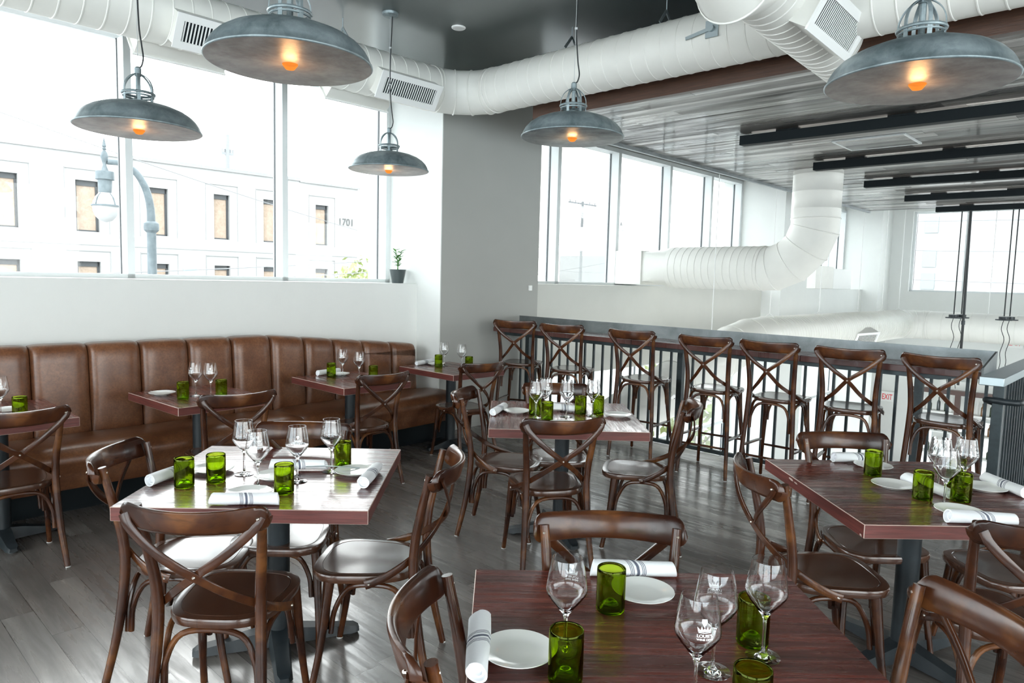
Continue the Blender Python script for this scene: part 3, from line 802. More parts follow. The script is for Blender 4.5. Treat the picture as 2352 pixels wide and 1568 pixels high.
def put_chair(cx, cy, yaw, label, group, rail=True):
    """cx,cy = middle of the top rail; yaw in degrees (0 faces +y)"""
    a = math.radians(yaw)
    if rail: cx, cy = cx - math.sin(a)*.288, cy + math.cos(a)*.288
    if not used['c']:
        used['c'] = True; CH.location = (cx, cy, 0); CH.rotation_euler.z = a; CH['label'] = label; CH['group'] = group; return CH
    return dup(CH, (cx, cy, 0), a, label, group)
GF, GM, GB_, GR, GW = 'chairs around the front left table', 'chairs around the middle table', 'chairs around the front table', 'chairs around the right table', 'chairs facing the banquette'
put_chair(-.968, 2.112, -1, 'brown cross-back chair with its back to us, at near side of front left table', GF)
put_chair(-1.56, 2.74, -84, 'brown cross-back chair at left end of front left table, facing right', GF)
put_chair(-.985, 3.305, 180.5, 'brown cross-back chair on far side of front left table, facing us', GF)
put_chair(-.256, 2.753, 88.5, 'brown cross-back chair at right end of front left table, facing left', GF)
put_chair(-2.47, 3.47, 44, 'brown cross-back chair cut off by left edge of photo, at leftmost banquette table', GW)
put_chair(-1.623, 4.143, 41, 'brown cross-back chair at second banquette table from the left', GW)
put_chair(-.937, 5.137, 46, 'brown cross-back chair at third banquette table from the left', GW)
put_chair(-.244, 5.948, 39, 'brown cross-back chair at banquette table nearest the grey pillar', GW)
put_chair(-.29, 4.42, -102, 'brown cross-back chair at left side of middle table, facing right', GM)
put_chair(.307, 4.806, 182, 'brown cross-back chair on far side of middle table, facing us', GM)
put_chair(.283, 3.62, 13, 'brown cross-back chair with its back to us at near side of middle table', GM)
put_chair(1.076, 4.171, 77, 'brown cross-back chair at right side of middle table, facing left', GM)
put_chair(.312, 2.088, 179, 'brown cross-back chair behind the front table, facing us', GB_)
put_chair(-.175, 1.483, -89, 'brown cross-back chair at left end of front table, cut off below', GB_)
put_chair(.994, 2.749, -90, 'brown cross-back chair at left end of right table, facing right', GR)
put_chair(1.636, 3.397, 183, 'brown cross-back chair on far side of right table, facing us', GR)
put_chair(1.70, 2.145, -3, 'brown cross-back chair at near side of right table, back cut by right edge of photo', GR)
put_chair(2.10, 2.83, 92, 'brown cross-back chair at right end of right table, only its seat in view', GR, rail=False)
put_chair(1.075, 1.50, 92, 'brown cross-back chair at bottom right corner of photo, at right end of front table', GB_)
GS = 'bar stools along the counter'
names = ['first', 'second', 'third', 'fourth', 'fifth', 'sixth', 'seventh']
for k, (v, yaw) in enumerate([(-4.90, -18), (-4.28, -27), (-3.48, -38), (-2.77, -38), (-2.24, -43), (-1.66, -34), (-1.10, -44)]):
    p = W(5.44, v); a = math.radians(yaw)
    p = W(5.20, v) + Vector((-math.sin(a), math.cos(a), 0))*.278
    lab = f'tall brown cross-back bar stool, {names[k]} from the grey pillar along the counter'
    if k == 6: lab = 'tall brown cross-back bar stool beside the stair guard, last of the row'
    if k == 0: lab = 'tall brown cross-back bar stool closest to the grey pillar'
    if k == 0: ST.location = p; ST.rotation_euler.z = a; ST['label'] = lab; ST['group'] = GS
    else: dup(ST, p, a, lab, GS)

# ================================================================== TABLES
def make_table(label, loc, rz, sx, sy, group, base_yaw=0, swap=False):
    t = thing('dining_table', label, 'table', loc, rz, group)
    mb = MB(); mb.box(-sx/2, sx/2, -sy/2, sy/2, -.026, .026)
    # top faces use boards, rim uses edge wood
    for k in range(len(mb.f)): mb.mi[k] = 0 if k < 2 else 1
    o = mb.build('tabletop', ['table_boards', 'table_edge', 'table_wear'], t, flat=True, bevel=.0022, bseg=1, bmat=2)
    o.location = (0, 0, .724)
    if swap: o.rotation_euler.z = PI/2
    mb = MB(); mb.lathe([(.046, .055), (.046, .66), (.05, .68)], 28); mb.build('column', 'black_iron', t)
    mb = MB(); mb.box(-.2, .2, -.2, .2, .68, .6975); mb.build('mounting_plate', 'black_iron', t)
    L = .34 if min(sx, sy) > .8 else .27
    for k in range(4):
        a = PI/2*k+base_yaw; c, s = math.cos(a), math.sin(a)
        mb = MB(); q = []
        for x, w, h in ((.02, .045, .085), (.10, .042, .072), (L*.7, .036, .05), (L-.02, .034, .040), (L, .02, .030)):
            q.append([(x, -w, .012), (x, w, .012), (x, w*.75, h), (x, -w*.75, h), (x, -w, .012)])
        mb.grid([[(c*x-s*y, s*x+c*y, z) for x, y, z in r] for r in q])
        for r in (q[0], q[-1]): mb.add([(c*x-s*y, s*x+c*y, z) for x, y, z in r[:4]], [(0, 1, 2, 3)])
        mb.lathe([(.02, 0), (.02, .012)], 12, (c*(L-.04), s*(L-.04), 0))
        mb.build('base_foot', 'black_iron', t)
    return t
def chips(t, pts):
    for (x, y, z, w, hh) in pts:
        mb = MB(); n = 9; P = [(x, y+w*math.cos(2*PI*k/n)*(1+.35*math.sin(3*k)), z+hh*math.sin(2*PI*k/n)*(1+.3*math.cos(5*k))) for k in range(n)]
        mb.add([(x-.0004, a[1], a[2]) for a in P], [tuple(range(n))]); o = mb.build('chip', 'table_wear', t, recalc=False, flat=True); o['label'] = 'pale chip in the table edge'
G4, G2 = 'square four-seat tables', 'small tables along the banquette'
make_table('square dark red wooden table at front left laid for four', (-.972, 2.898, 0), .032, .914, .914, G4, .35)
make_table('square dark red wooden table in the middle, near the bar stools', (.332, 4.35, 0), .011, .914, .914, G4, .2, swap=True)
make_table('square dark red wooden table in the foreground, cut by bottom edge of photo', (.3765, 1.527, 0), .018, .914, .914, G4, .3)
tr = make_table('square dark red wooden table at right with chipped left edge', (1.725, 2.920, 0), .03, .92, .92, G4, .4)
chips(tr, [(-.4603, .16, .736, .022, .006), (-.4603, .11, .733, .016, .004), (-.4603, -.44, .705, .007, .005)])
for (u, v, lab, dr) in ((.85, -4.845, 'small wooden table at far left of the banquette, cut by photo edge', 0), (1.97, -4.795, 'small wooden table second from left along the banquette, in front of leather back', .05), (3.19, -4.815, 'small wooden table third from left along the banquette', 0), (4.32, -4.87, 'small wooden table nearest the grey pillar at end of the banquette', 0)):
    make_table(lab, W(u, v), GROT+dr, .765, .625, G2, .0)

# ================================================================== TABLEWARE
TZ = .7512
def font_mesh(body, size, bold=.012, depth=0):
    c = bpy.data.curves.new('lettering', 'FONT'); c.body = body; c.size = size; c.align_x = 'CENTER'; c.extrude = depth; c.offset = bold*size
    o = bpy.data.objects.new('lettering', c); COL.objects.link(o)
    dg = bpy.context.evaluated_depsgraph_get(); me = bpy.data.meshes.new_from_object(o.evaluated_get(dg))
    vs = [tuple(v.co) for v in me.vertices]; fs = [tuple(p.vertices) for p in me.polygons]
    bpy.data.objects.remove(o); bpy.data.curves.remove(c); bpy.data.meshes.remove(me)
    return vs, fs
def make_glass():
    t = thing('wine_glass', 'x', 'wine glass')
    outer = [(.0385, .0), (.0385, .0012), (.030, .0028), (.012, .0055), (.0055, .011), (.0040, .03), (.0036, .075), (.0045, .088), (.0085, .098), (.020, .113), (.035, .131), (.0445, .146), (.0462, .152), (.0458, .160), (.042, .187), (.0365, .218), (.0345, .2275)]
    inner = [(.0338, .2275), (.0358, .218), (.0412, .187), (.0449, .160), (.0453, .152), (.0436, .147), (.034, .1325), (.019, .1155), (.0075, .1035), (.0001, .101)]
    mb = MB(); mb.lathe(outer + inner, 40); o = mb.build('bowl_and_stem', 'clear_glass', t, ang=60)
    # printed mark: small goblet over a crown over two lines of lettering, wrapped on the bowl
    mb = MB(); polys = []
    polys.append([(-.0045, .0235), (.0045, .0235), (.0052, .0185), (.003, .0145), (.0006, .0125), (.0006, .0100), (-.0006, .0100), (-.003, .0145), (-.0052, .0185)][::-1])
    crown = [(-.0105, .0035), (-.012, .0115), (-.0075, .0080), (-.005, .0125), (0, .0075), (.005, .0125), (.0075, .0080), (.012, .0115), (.0105, .0035)]
    def wrap(x, y):
        z = .1665+y; r = .0458 + (.0345-.0458)*max(0, (z-.160))/.0675 + .0003; a = x/.043 - PI/2
        return (r*math.cos(a), r*math.sin(a), z)
    wrap0 = wrap
    def wrap(x, y): return wrap0(x*1.22, y*1.18+.002)
    def fan(poly):
        c = (sum(p[0] for p in poly)/len(poly), sum(p[1] for p in poly)/len(poly)); n = len(poly)
        mb.add([wrap(*c)] + [wrap(*p) for p in poly], [(0, 1+k, 1+(k+1) % n) for k in range(n)])
    fan(polys[0])
    for a, b, c in (((-.0105, .0035), (-.012, .0115), (-.0045, .0035)), ((-.0075, .0035), (-.005, .0125), (-.001, .0035)), ((.001, .0035), (.005, .0125), (.0075, .0035)), ((.0045, .0035), (.012, .0115), (.0105, .0035)), ((-.0055, .0035), (0, .0095), (.0055, .0035))): fan([a, b, c])
    fan([(-.0095, .0032), (-.0098, .0016), (0, .0008), (.0098, .0016), (.0095, .0032), (0, .0026)])
    for body, size, y in (("LOUIE'S", .0068, -.0055), ('WINE DIVE', .0047, -.0107)):
        vs, fs = font_mesh(body, size); mb.add([wrap(x*1.05, y_+y) for x, y_, z in vs], fs)
        mb.add([wrap(x*1.05+.0002, y_+y+.0001) for x, y_, z in vs], fs)
    mb.build('printed_mark', 'glass_print', t, recalc=False, flat=True)
    remember(t); return t
def make_tumbler():
    t = thing('green_tumbler', 'x', 'tumbler')
    outer = [(.0, .014), (.012, .0125), (.024, .005), (.030, .0008), (.0345, .0), (.0365, .003), (.037, .008), (.037, .104), (.0365, .1115), (.0355, .113)]
    inner = [(.0345, .1128), (.0335, .1105), (.0332, .1), (.0332, .012), (.031, .007), (.026, .0095), (.018, .018), (.0085, .026), (.0, .028)]
    mb = MB(); mb.lathe(outer + inner, 36); mb.build('body', 'green_glass', t, ang=60)
    remember(t); return t
def make_plate():
    t = thing('side_plate', 'x', 'plate')
    mb = MB(); mb.lathe([(0, .0015), (.046, .0015), (.047, 0), (.051, 0), (.053, .003), (.070, .009), (.0835, .0145), (.0845, .0158), (.0838, .0168), (.070, .0125), (.056, .0085), (.045, .0068), (0, .0065)], 44); mb.build('dish', 'china', t, ang=60)
    remember(t); return t
def make_napkin(seed):
    t = thing('rolled_napkin', 'x', 'napkin'); rnd = random.Random(seed)
    mb = MB(); n = 28; L = .118; rows = []
    ph = [rnd.uniform(0, 6) for _ in range(4)]
    xs = [-L+2*L*k/24 for k in range(25)]
    for x in xs:
        row = []
        e = abs(x)/L
        for k in range(n):
            a = 2*PI*k/n
            r = .0225*(1+.05*math.sin(2*a+ph[0]+x*14)+.035*math.sin(3*a+ph[1]-x*25)+.07*(x/L)*math.sin(ph[2]+1))
            lip = .0018 if 0 < (a-(1.1+x*2.2)) < 1.4 else 0
            row.append((x + .006*math.sin(a+ph[3])*e**6*(1 if x > 0 else -1), (r+lip)*1.12*math.cos(a), .0215+(r+lip)*.92*math.sin(a)))
        rows.append(row+[row[0]])
    zmin = min(p[2] for r in rows for p in r)
    rows = [[(x, y, z-zmin) for x, y, z in r] for r in rows]
    mb.grid(rows)
    for r, sg in ((rows[0], 1), (rows[-1], -1)):             # rolled ends: stepped spiral going in
        c = Vector((0, 0, 0))
        for p in r[:-1]: c += Vector(p)
        c /= n; prev = r; 
        for f, dx in ((.80, .0), (.76, .012), (.52, .010), (.48, .020), (.2, .018)):
            cur = [tuple(c + (Vector(p)-c)*f + Vector((sg*dx, 0, 0))) for p in r]; mb.grid([prev, cur], flip=sg < 0); prev = cur
        mb.add(prev[:-1], [tuple(range(n))])
    mb.build('roll', 'napkin_cloth', t, ang=45)
    remember(t); return t
GL, TU, PL = make_glass(), make_tumbler(), make_plate(); NA = [make_napkin(3), make_napkin(8), make_napkin(21)]
first = {}
def put(proto, x, y, rz, label, group):
    k = proto.name
    if k not in first:
        first[k] = 1; proto.location = (x, y, TZ); proto.rotation_euler.z = rz; proto['label'] = label; proto['group'] = group; return proto
    return dup(proto, (x, y, TZ), rz, label, group)
R_ = math.radians
GG, GT, GP, GN = 'wine glasses on the tables', 'green tumblers on the tables', 'side plates on the tables', 'rolled napkins on the tables'
T_ = {'FL': 'front left table', 'M': 'middle table', 'B': 'front table in the foreground', 'R': 'right table', 'b0': 'leftmost banquette table', 'b1': 'second banquette table from left', 'b2': 'third banquette table from left', 'b3': 'banquette table by the grey pillar'}
glasses = [('FL', -1.106, 2.872, 50, 'back left of the four'), ('FL', -.982, 2.690, 200, 'front left of the four'), ('FL', -.858, 2.790, 20, 'front right of the four'), ('FL', -.760, 2.945, 250, 'back right of the four, before a green tumbler'),
           ('M', .156, 4.232, -35, 'leftmost of the four'), ('M', .218, 4.352, 20, 'second from left, behind another glass'), ('M', .347, 4.290, 110, 'standing alone in front of the rolled napkin'), ('M', .516, 4.335, 160, 'rightmost, before the right green tumbler'),
           ('B', .137, 1.517, 160, 'at left, behind the nearest green tumbler'), ('B', .457, 1.466, 168, 'with its printing reversed, behind another glass'), ('B', .386, 1.346, 2, 'with white crown and lettering readable'), ('B', .591, 1.533, 250, 'rightmost, beside a dark green tumbler'),
           ('R', 1.799, 2.878, 150, 'left one of the two at the back'), ('R', 1.706, 2.682, 60, 'nearest to us, between two tumblers'), ('R', 1.915, 2.891, 40, 'right one of the two at the back'),
           ('b0', -2.846, 3.862, 40, 'cut by the left photo edge'), ('b1', -2.125, 4.682, -20, 'left one of the pair'), ('b1', -2.022, 4.679, 20, 'right one of the pair'), ('b2', -1.397, 5.766, 0, 'left one of the pair'), ('b2', -1.225, 5.603, 30, 'right one of the pair'),
           ('b3', -.638, 6.613, 0, 'left one of the pair'), ('b3', -.461, 6.444, 30, 'right one of the pair')]
for tb, x, y, rz, w in glasses: put(GL, x, y, R_(rz), f'stemmed wine glass on {T_[tb]}, {w}', GG)
tumblers = [('FL', -1.270, 2.688, 'leftmost and tallest looking'), ('FL', -1.176, 2.760, 'second from left'), ('FL', -.863, 2.640, 'in front, beside folded napkin end'), ('FL', -.732, 3.029, 'at the back right'),
            ('M', .154, 4.335, 'at left, behind a wine glass'), ('M', .222, 4.164, 'nearest to us'), ('M', .446, 4.401, 'at the end of the rolled napkin'), ('M', .560, 4.420, 'rightmost, behind a wine glass'),
            ('B', .271, 1.742, 'at the back beside the plate'), ('B', .131, 1.416, 'overlapping the left plate'), ('B', .586, 1.591, 'dark, behind the right wine glass'), ('B', .479, 1.285, 'at the bottom edge of photo'),
            ('R', 1.650, 3.120, 'standing on the back, before a plate'), ('R', 1.676, 2.777, 'left one of the front two'), ('R', 1.822, 2.762, 'right one of the front two'), ('R', 1.93, 2.97, 'hidden behind the wine glasses'),
            ('b0', -2.756, 3.889, 'nearest to us'), ('b1', -2.155, 4.562, 'beside the white plate'), ('b1', -1.958, 4.696, 'right of the wine glasses'), ('b2', -1.484, 5.740, 'before the plate and napkin'), ('b2', -1.116, 5.632, 'right of the wine glasses'), ('b3', -.685, 6.546, 'before the plate'), ('b3', -.394, 6.467, 'right of the wine glasses')]
for k, (tb, x, y, w) in enumerate(tumblers): put(TU, x, y, k*.7, f'green cut-bottle tumbler on {T_[tb]}, {w}', GT)
plates = [('FL', -1.25, 2.905, 'left one, behind the tumblers'), ('FL', -.960, 2.827, 'far one, behind the front tumbler'), ('FL', -.98, 2.590, 'near one, behind the front napkin'), ('FL', -.655, 2.925, 'right one, next to the upright-lying napkin'),
          ('M', .042, 4.384, 'left one beside the short napkin'), ('M', .675, 4.341, 'right one standing alone'), ('M', .284, 4.520, 'far one under the napkin'), ('M', .306, 4.030, 'near one behind the chair back'),
          ('B', .371, 1.830, 'far one beside the back tumbler'), ('B', .032, 1.512, 'left one beside the standing napkin'),
          ('R', 1.716, 3.245, 'far one under the back tumbler'), ('R', 1.640, 2.931, 'left one'), ('R', 2.029, 2.926, 'right one'), ('R', 1.711, 2.595, 'near one behind the striped napkin'),
          ('b0', -2.91, 4.02, 'cut by the left photo edge'), ('b1', -2.36, 4.697, 'left of the tumbler'), ('b2', -1.438, 5.830, 'behind the tumbler'), ('b3', -.718, 6.672, 'behind the tumbler')]
for k, (tb, x, y, w) in enumerate(plates): put(PL, x, y, k*.9, f'small round white plate on {T_[tb]}, {w}', GP)
naps = [('FL', -1.375, 2.79, 78, 'at left end behind the tumblers'), ('FL', -.954, 2.488, 4, 'lying along the near edge'), ('FL', -.905, 2.955, 6, 'in the middle, behind the wine glasses'), ('FL', -.572, 2.84, 88, 'lying front to back at right'),
        ('M', -.075, 4.37, 74, 'pointing at us at left'), ('M', .350, 4.462, -22, 'in the middle behind a wine glass'), ('B', .365, 1.955, 1, 'lying along the far edge'), ('B', -.058, 1.515, 91, 'lying front to back along left edge'),
        ('R', 1.69, 3.345, 3, 'lying along the far edge'), ('R', 1.765, 2.90, -78, 'behind the left front tumbler'), ('R', 2.12, 2.935, -88, 'lying front to back at right'), ('R', 1.722, 2.487, -4, 'with dark stripes along near edge'),
        ('b2', -1.54, 5.86, 58, 'left of the plate'), ('b3', -.84, 6.70, 60, 'left of the plate')]
for k, (tb, x, y, rz, w) in enumerate(naps): put(NA[k % 3], x, y, R_(rz), f'rolled white napkin on {T_[tb]}, {w}', GN)
t = thing('fork', 'silver fork handle sticking out of middle napkin on front left table', 'fork', (-.735, 2.95, TZ), R_(12))
mb = MB(); mb.ribbon(smooth_path([(-.13, 0, .024), (-.04, 0, .024), (.04, 0, .018), (.092, .012, .009)], 14), [(0, 0, 1)]*15, [.008]*10+[.010]*5, .003); mb.build('handle', 'zinc_bright', t)

# ================================================================== PENDANT LAMPS
def make_pendant():
    t = thing('pendant_lamp', 'x', 'pendant lamp')                 # origin at rim centre
    R0 = .31
    out = [(.310, -.005), (.314, -.002), (.314, .003), (.309, .006), (.302, .026), (.288, .050), (.264, .075), (.228, .098), (.180, .117), (.125, .130), (.075, .1365), (.03, .139), (.0, .1395)]
    mb = MB(); mb.lathe(out, 56); mb.build('shade', 'lamp_zinc', t, ang=60)
    inn = [(.309, -.005), (.306, .002), (.298, .024), (.284, .047), (.260, .071), (.224, .094), (.177, .113), (.123, .126), (.07, .1325), (.0, .134)]
    mb = MB(); mb.lathe(inn, 56); mb.build('shade_lining', 'lamp_inside', t, ang=60, recalc=False)
    mb = MB(); P = [(.078*math.cos(a), .078*math.sin(a), .186) for a in [2*PI*k/32 for k in range(32)]]; mb.tube(P, .007, 8, closed=True)
    P = [(.074*math.cos(a), .074*math.sin(a), .172) for a in [2*PI*k/32 for k in range(32)]]; mb.tube(P, .005, 6, closed=True)
    for k in range(6):
        a = PI/3*k; mb.bar((.074*math.cos(a), .074*math.sin(a), .130), (.076*math.cos(a), .076*math.sin(a), .186), .016, .004, (math.cos(a), math.sin(a), 0))
    mb.build('cage_ring', 'lamp_zinc', t)
    for k in range(6):
        a = PI/3*k; c, s = math.cos(a), math.sin(a)
        P = smooth_path([(.078*c, .078*s, .186), (.074*c, .074*s, .225), (.058*c, .058*s, .258), (.032*c, .032*s, .281), (.010*c, .010*s, .290)], 12)
        N = [Vector((c, s, .0)) if q < 6 else Vector((c*.4, s*.4, 1)) for q in range(13)]
        mb = MB(); mb.ribbon(P, [(Vector(n)).normalized() for n in N], .014, .004); mb.build('cage_strap', 'lamp_zinc', t)
    mb = MB(); mb.lathe([(.028, .128), (.028, .155), (.018, .165), (.012, .17), (.012, .275), (.017, .278), (.017, .318), (.010, .326), (.0, .327)], 18); mb.build('stem', 'lamp_zinc', t)
    b = MB(); b.lathe([(.0, -.028), (.017, -.024), (.029, -.008), (.0345, .014), (.032, .042), (.023, .075), (.0155, .098), (.014, .108)], 24); bl = b.build('bulb', 'bulb_glass', t, ang=60)
    mb = MB()
    for k in range(7):
        a = 2*PI*k/7; mb.tube([(.010*math.cos(a), .010*math.sin(a), .082), (.012*math.cos(a), .012*math.sin(a), .004)], .0013, 5)
    mb.build('filament', 'filament', bl)
    mb = MB(); mb.lathe([(.016, .098), (.018, .10), (.018, .131)], 18); mb.build('socket', 'lamp_zinc', t)
    return t
PD = make_pendant(); remember(PD)
GPD = 'pendant lamps over the tables'
lamps = [(-2.033, 3.853, 2.340, 'grey metal dome pendant lamp at far left, hanging before the window', (-.05, .03)), (-.884, 2.791, 2.400, 'largest looking grey metal dome pendant lamp, above the front left table', (-.055, .02)),
         (-1.010, 5.648, 2.423, 'smallest looking grey metal dome pendant lamp, near the pillar edge', (-.045, .02)), (.336, 4.384, 2.463, 'grey metal dome pendant lamp in the middle, before the plank ceiling edge', (-.01, .02)), (1.452, 2.633, 2.342, 'grey metal dome pendant lamp at right, before the planks', (.045, .02))]
for k, (x, y, z, lab, tilt) in enumerate(lamps):
    if k == 0: o = PD; o.location = (x, y, z); o['label'] = lab; o['group'] = GPD
    else: o = dup(PD, (x, y, z), 0, lab, GPD)
    o.rotation_euler = (tilt[1]*0, 0, .35*k)
    # wire and cord up to a canopy on the ceiling
    tp = Vector((x, y, z+.325)); top = Vector((tp.x, tp.y, ZC-.02))
    c = thing('lamp_cord', lab.replace('grey metal dome pendant lamp', 'cord and canopy of the pendant lamp').replace('largest looking ', '').replace('smallest looking ', '')[:90], 'lamp cord', (tp.x, tp.y, ZC), 0, 'cords of the pendant lamps')
    c.location = (tp.x, tp.y, ZC)
    H = ZC-tp.z
    mb = MB(); mb.lathe([(0, -.028), (.05, -.026), (.062, -.018), (.064, 0)], 28); mb.build('canopy', 'lamp_zinc', c)
    mb = MB(); mb.tube([(0, 0, -.02), (0, 0, -H-.004)], .0016, 6); mb.build('suspension_wire', 'cable_grey', c)
    mb = MB(); mb.tube(smooth_path([(.018, 0, -.02), (.012, .004, -.14), (.006, 0, -.30), (.003, .003, -.5 if H > .7 else -H*.5), (.010, 0, -H+.22), (.020, .004, -H+.12), (.030, 0, -H+.05), (.022, 0, -H+.01), (.012, 0, -H-.002)], 40), .0042, 8); mb.build('cord', 'cable_black', c)
    mb = MB()
    for q in (.30, .62): mb.box(-.006, .010, -.006, .006, -H*q-.006, -H*q+.006)
    mb.build('cord_clip', 'cable_grey', c)
    l = bpy.data.lights.new('bulb_light', 'POINT'); l.energy = .35; l.color = (1, .55, .22); l.shadow_soft_size = .03
    lo = bpy.data.objects.new('bulb_light', l); COL.objects.link(lo); lo.location = (x, y, z-.06)

# ================================================================== PLANT ON THE SILL
def plant():
    t = gthing('potted_plant', 'small green plant in dark grey pot on the window sill by the pillar', 'plant', 4.50, -5.94, ZS)
    mb = MB(); mb.lathe([(.0, 0), (.058, 0), (.062, .01), (.088, .138), (.091, .142), (.086, .142), (.080, .125), (.0, .125)], 36); mb.build('pot', 'pot_glaze', t, ang=50)
    mb = MB(); mb.lathe([(.0, .128), (.05, .13), (.0812, .126)], 24); mb.build('soil', 'soil', t)
    rnd = random.Random(5)
    for (bx, by, tx, ty, hh) in ((.02, -.01, -.02, -.02, .23), (-.02, .01, .035, .025, .215)):
        P = smooth_path([(bx, by, .125), (bx*.6+tx*.3, by*.6+ty*.3, .125+hh*.5), (tx, ty, .125+hh)], 14)
        mb = MB(); mb.tube(P, [.006-.0035*k/14 for k in range(15)], 8); mb.build('stem', 'leaf', t)
        for k in range(13):
            q = P[3+int(k*.85)]; a = rnd.uniform(0, 2*PI) if k % 2 else None
            a = (k % 2)*PI + rnd.uniform(-.9, .9) + .8; el = rnd.uniform(.35, .95); L = rnd.uniform(.048, .066)*(1-.25*(k < 3))
            d = Vector((math.cos(a)*math.cos(el), math.sin(a)*math.cos(el), math.sin(el))); sd = d.cross(Vector((0, 0, 1))).normalized(); nn = sd.cross(d)
            rows = []
            for i in range(7):
                s_ = i/6; w = .019*math.sin(PI*min(1, s_*.93+.04))**.8*(1-.25*s_); ce = q+d*L*s_ - nn*.010*s_*s_
                rows.append([ce-sd*w+nn*.004, ce-sd*w*.5+nn*.001, ce, ce+sd*w*.5+nn*.001, ce+sd*w+nn*.004])
            mb = MB(); mb.grid(rows); mb.build('leaf', 'leaf', t, recalc=False)
plant()

# ================================================================== LOWER LEVEL
def exit_sign(u, v, z, lab, rz=0):
    t = gthing('exit_sign', lab, 'sign', u, v, z)
    MB().box(-.155, .155, -.03, 0, -.13, .13).build('housing', 'sign_white', t, bevel=.006)
    vs, fs = font_mesh('EXIT', .20); mb = MB(); mb.add([(x*.60, -.032, y-.07) for x, y, z_ in vs], fs); mb.build('lettering', 'sign_red', t, recalc=False, flat=True)
exit_sign(19.45, -5.225, -1.15, 'white sign with red EXIT letters on lower wall, seen between balusters')
exit_sign(19.45, -2.66, .44, 'white sign with red EXIT letters at right edge, above the counter end')
t = gthing('soffit', 'pale boxed soffit running along the lower far wall', 'soffit', 19.2, -2.0, -.75)
MB().box(-1.9, 6, -.5, .28, -.25, .25).build('box', 'wall_paint', t)
def back_bar():
    u0, v0 = 18.2, -2.6
    t = gthing('back_bar', 'brown post back bar shelving with bottles below, seen through railing at right', 'shelf unit', u0, v0, ZL)
    W_ = 3.4
    for x in (-1.65, -.85, 0, .85, 1.65): MB().box(x-.05, x+.05, -.05, .05, 0, 2.85).build('post', 'post_brown', t)
    MB().box(-1.75, 1.75, -.08, .10, 2.85, 2.95).build('top_beam', 'post_brown', t)
    for z in (.95, 1.45, 1.95, 2.4): MB().box(-1.65, 1.65, -.02, .30, z, z+.03).build('shelf', 'sign_white', t)
    MB().box(-1.7, 1.7, -.1, .35, 0, .93).build('base_cabinet', 'post_brown', t)
    rnd = random.Random(2); mats = ['bottle_dark', 'bottle_amber', 'pot_glaze', 'white_paint']
    protos = []
    for m in mats:
        mb = MB(); mb.lathe([(0, 0), (.036, 0), (.037, .01), (.037, .17), (.032, .19), (.014, .22), (.013, .29), (.0, .29)], 12); protos.append(mb.build('bottle', m, None, ang=50))
    k = 0; used_ = [False]*4
    for si, z in enumerate((.98, 1.48, 1.98, 2.43)):
        for j in range(22):
            x = -1.55+j*.147 + rnd.uniform(-.02, .02)
            if min(abs(x-p) for p in (-1.65, -.85, 0, .85, 1.65)) < .09: continue
            i = rnd.randrange(4); p = W(u0+.13+rnd.uniform(-.05, .1), v0+x, ZL+z+.0005)
            if used_[i]: o = protos[i].copy(); COL.objects.link(o)
            else: o = protos[i]; used_[i] = True
            o.location = p; o.scale = (1, 1, rnd.uniform(.8, 1.1))
            tag(o, f'small bottle on the {["lowest", "second", "third", "top"][si]} shelf of the back bar below', 'bottle', f'bottles on the {["lowest", "second", "third", "top"][si]} back bar shelf')
    for i in range(4):
        if not used_[i]: bpy.data.objects.remove(protos[i])
back_bar()
def service_cart():
    t = gthing('service_station', 'dark waiter station on the lower floor near the EXIT sign', 'cabinet', 16.6, -4.35, ZL)
    MB().box(-.55, .55, -.3, .3, .06, .95).build('body', 'matt_black', t, bevel=.01)
    MB().box(-.58, .58, -.33, .33, .95, 1.0).build('worktop', 'black_iron', t, bevel=.005)
    for x in (-.28, .28):
        d = MB().box(-.25+x, .25+x, -.318, -.301, .12, .9).build('door', 'black_iron', t, bevel=.004)
        mb = MB(); mb.tube([(x+.18, -.345, .5), (x+.18, -.345, .7)], .012, 8); mb.build('handle', 'zinc_bright', d)
    for x in (-.45, .45):
        for y in (-.22, .22): MB().box(x-.04, x+.04, y-.04, y+.04, 0, .06).build('foot', 'rubber_foot', t)
service_cart()
for k, (u, v) in enumerate([(16.0, -3.22), (16.3, -3.15), (16.15, -2.42), (16.35, -2.36)]):
    t = gthing('drop_cable', ['leftmost of the dark cables with disc hanging over the lower room', 'second dark cable with disc from left over the lower room', 'third dark cable with disc from left over the lower room', 'rightmost of the dark cables with disc over the lower room'][k], 'cable', u, v, ZC, 'cables with discs over the lower room')
    mb = MB(); mb.tube([(0, 0, 0), (0, 0, -2.50)], .011, 6); mb.build('cable', 'cable_black', t)
    mb = MB(); mb.lathe([(.085, 0), (.085, .05), (.0, .055)], 20, (0, 0, -2.56)); mb.lathe([(.14, -.02), (.14, 0), (0, .002)], 20, (0, 0, -2.56)); mb.build('disc', 'black_iron', t)
    mb = MB(); mb.tube(smooth_path([(0, 0, -2.57), (-.03, .02, -2.75), (.03, 0, -2.95), (-.02, .01, -3.2), (0, 0, -3.4), (-.04, 0, -3.7), (0, 0, -4.0)], 24), .006, 6); mb.build('lead', 'cable_black', t)
t = gthing('ceiling_pole', 'thick dark pole hanging past the far window beyond the counter', 'pole', 16.1, -3.10, ZC)
mb = MB(); mb.tube([(0, 0, 0), (.03, 0, -2.5), (.03, 0, -3.9)], .024, 10); mb.build('tube', 'cable_black', t)
mb = MB(); mb.tube([(.03, 0, -2.62), (.03, 0, -2.70)], .034, 10); mb.build('coupling', 'black_iron', t)

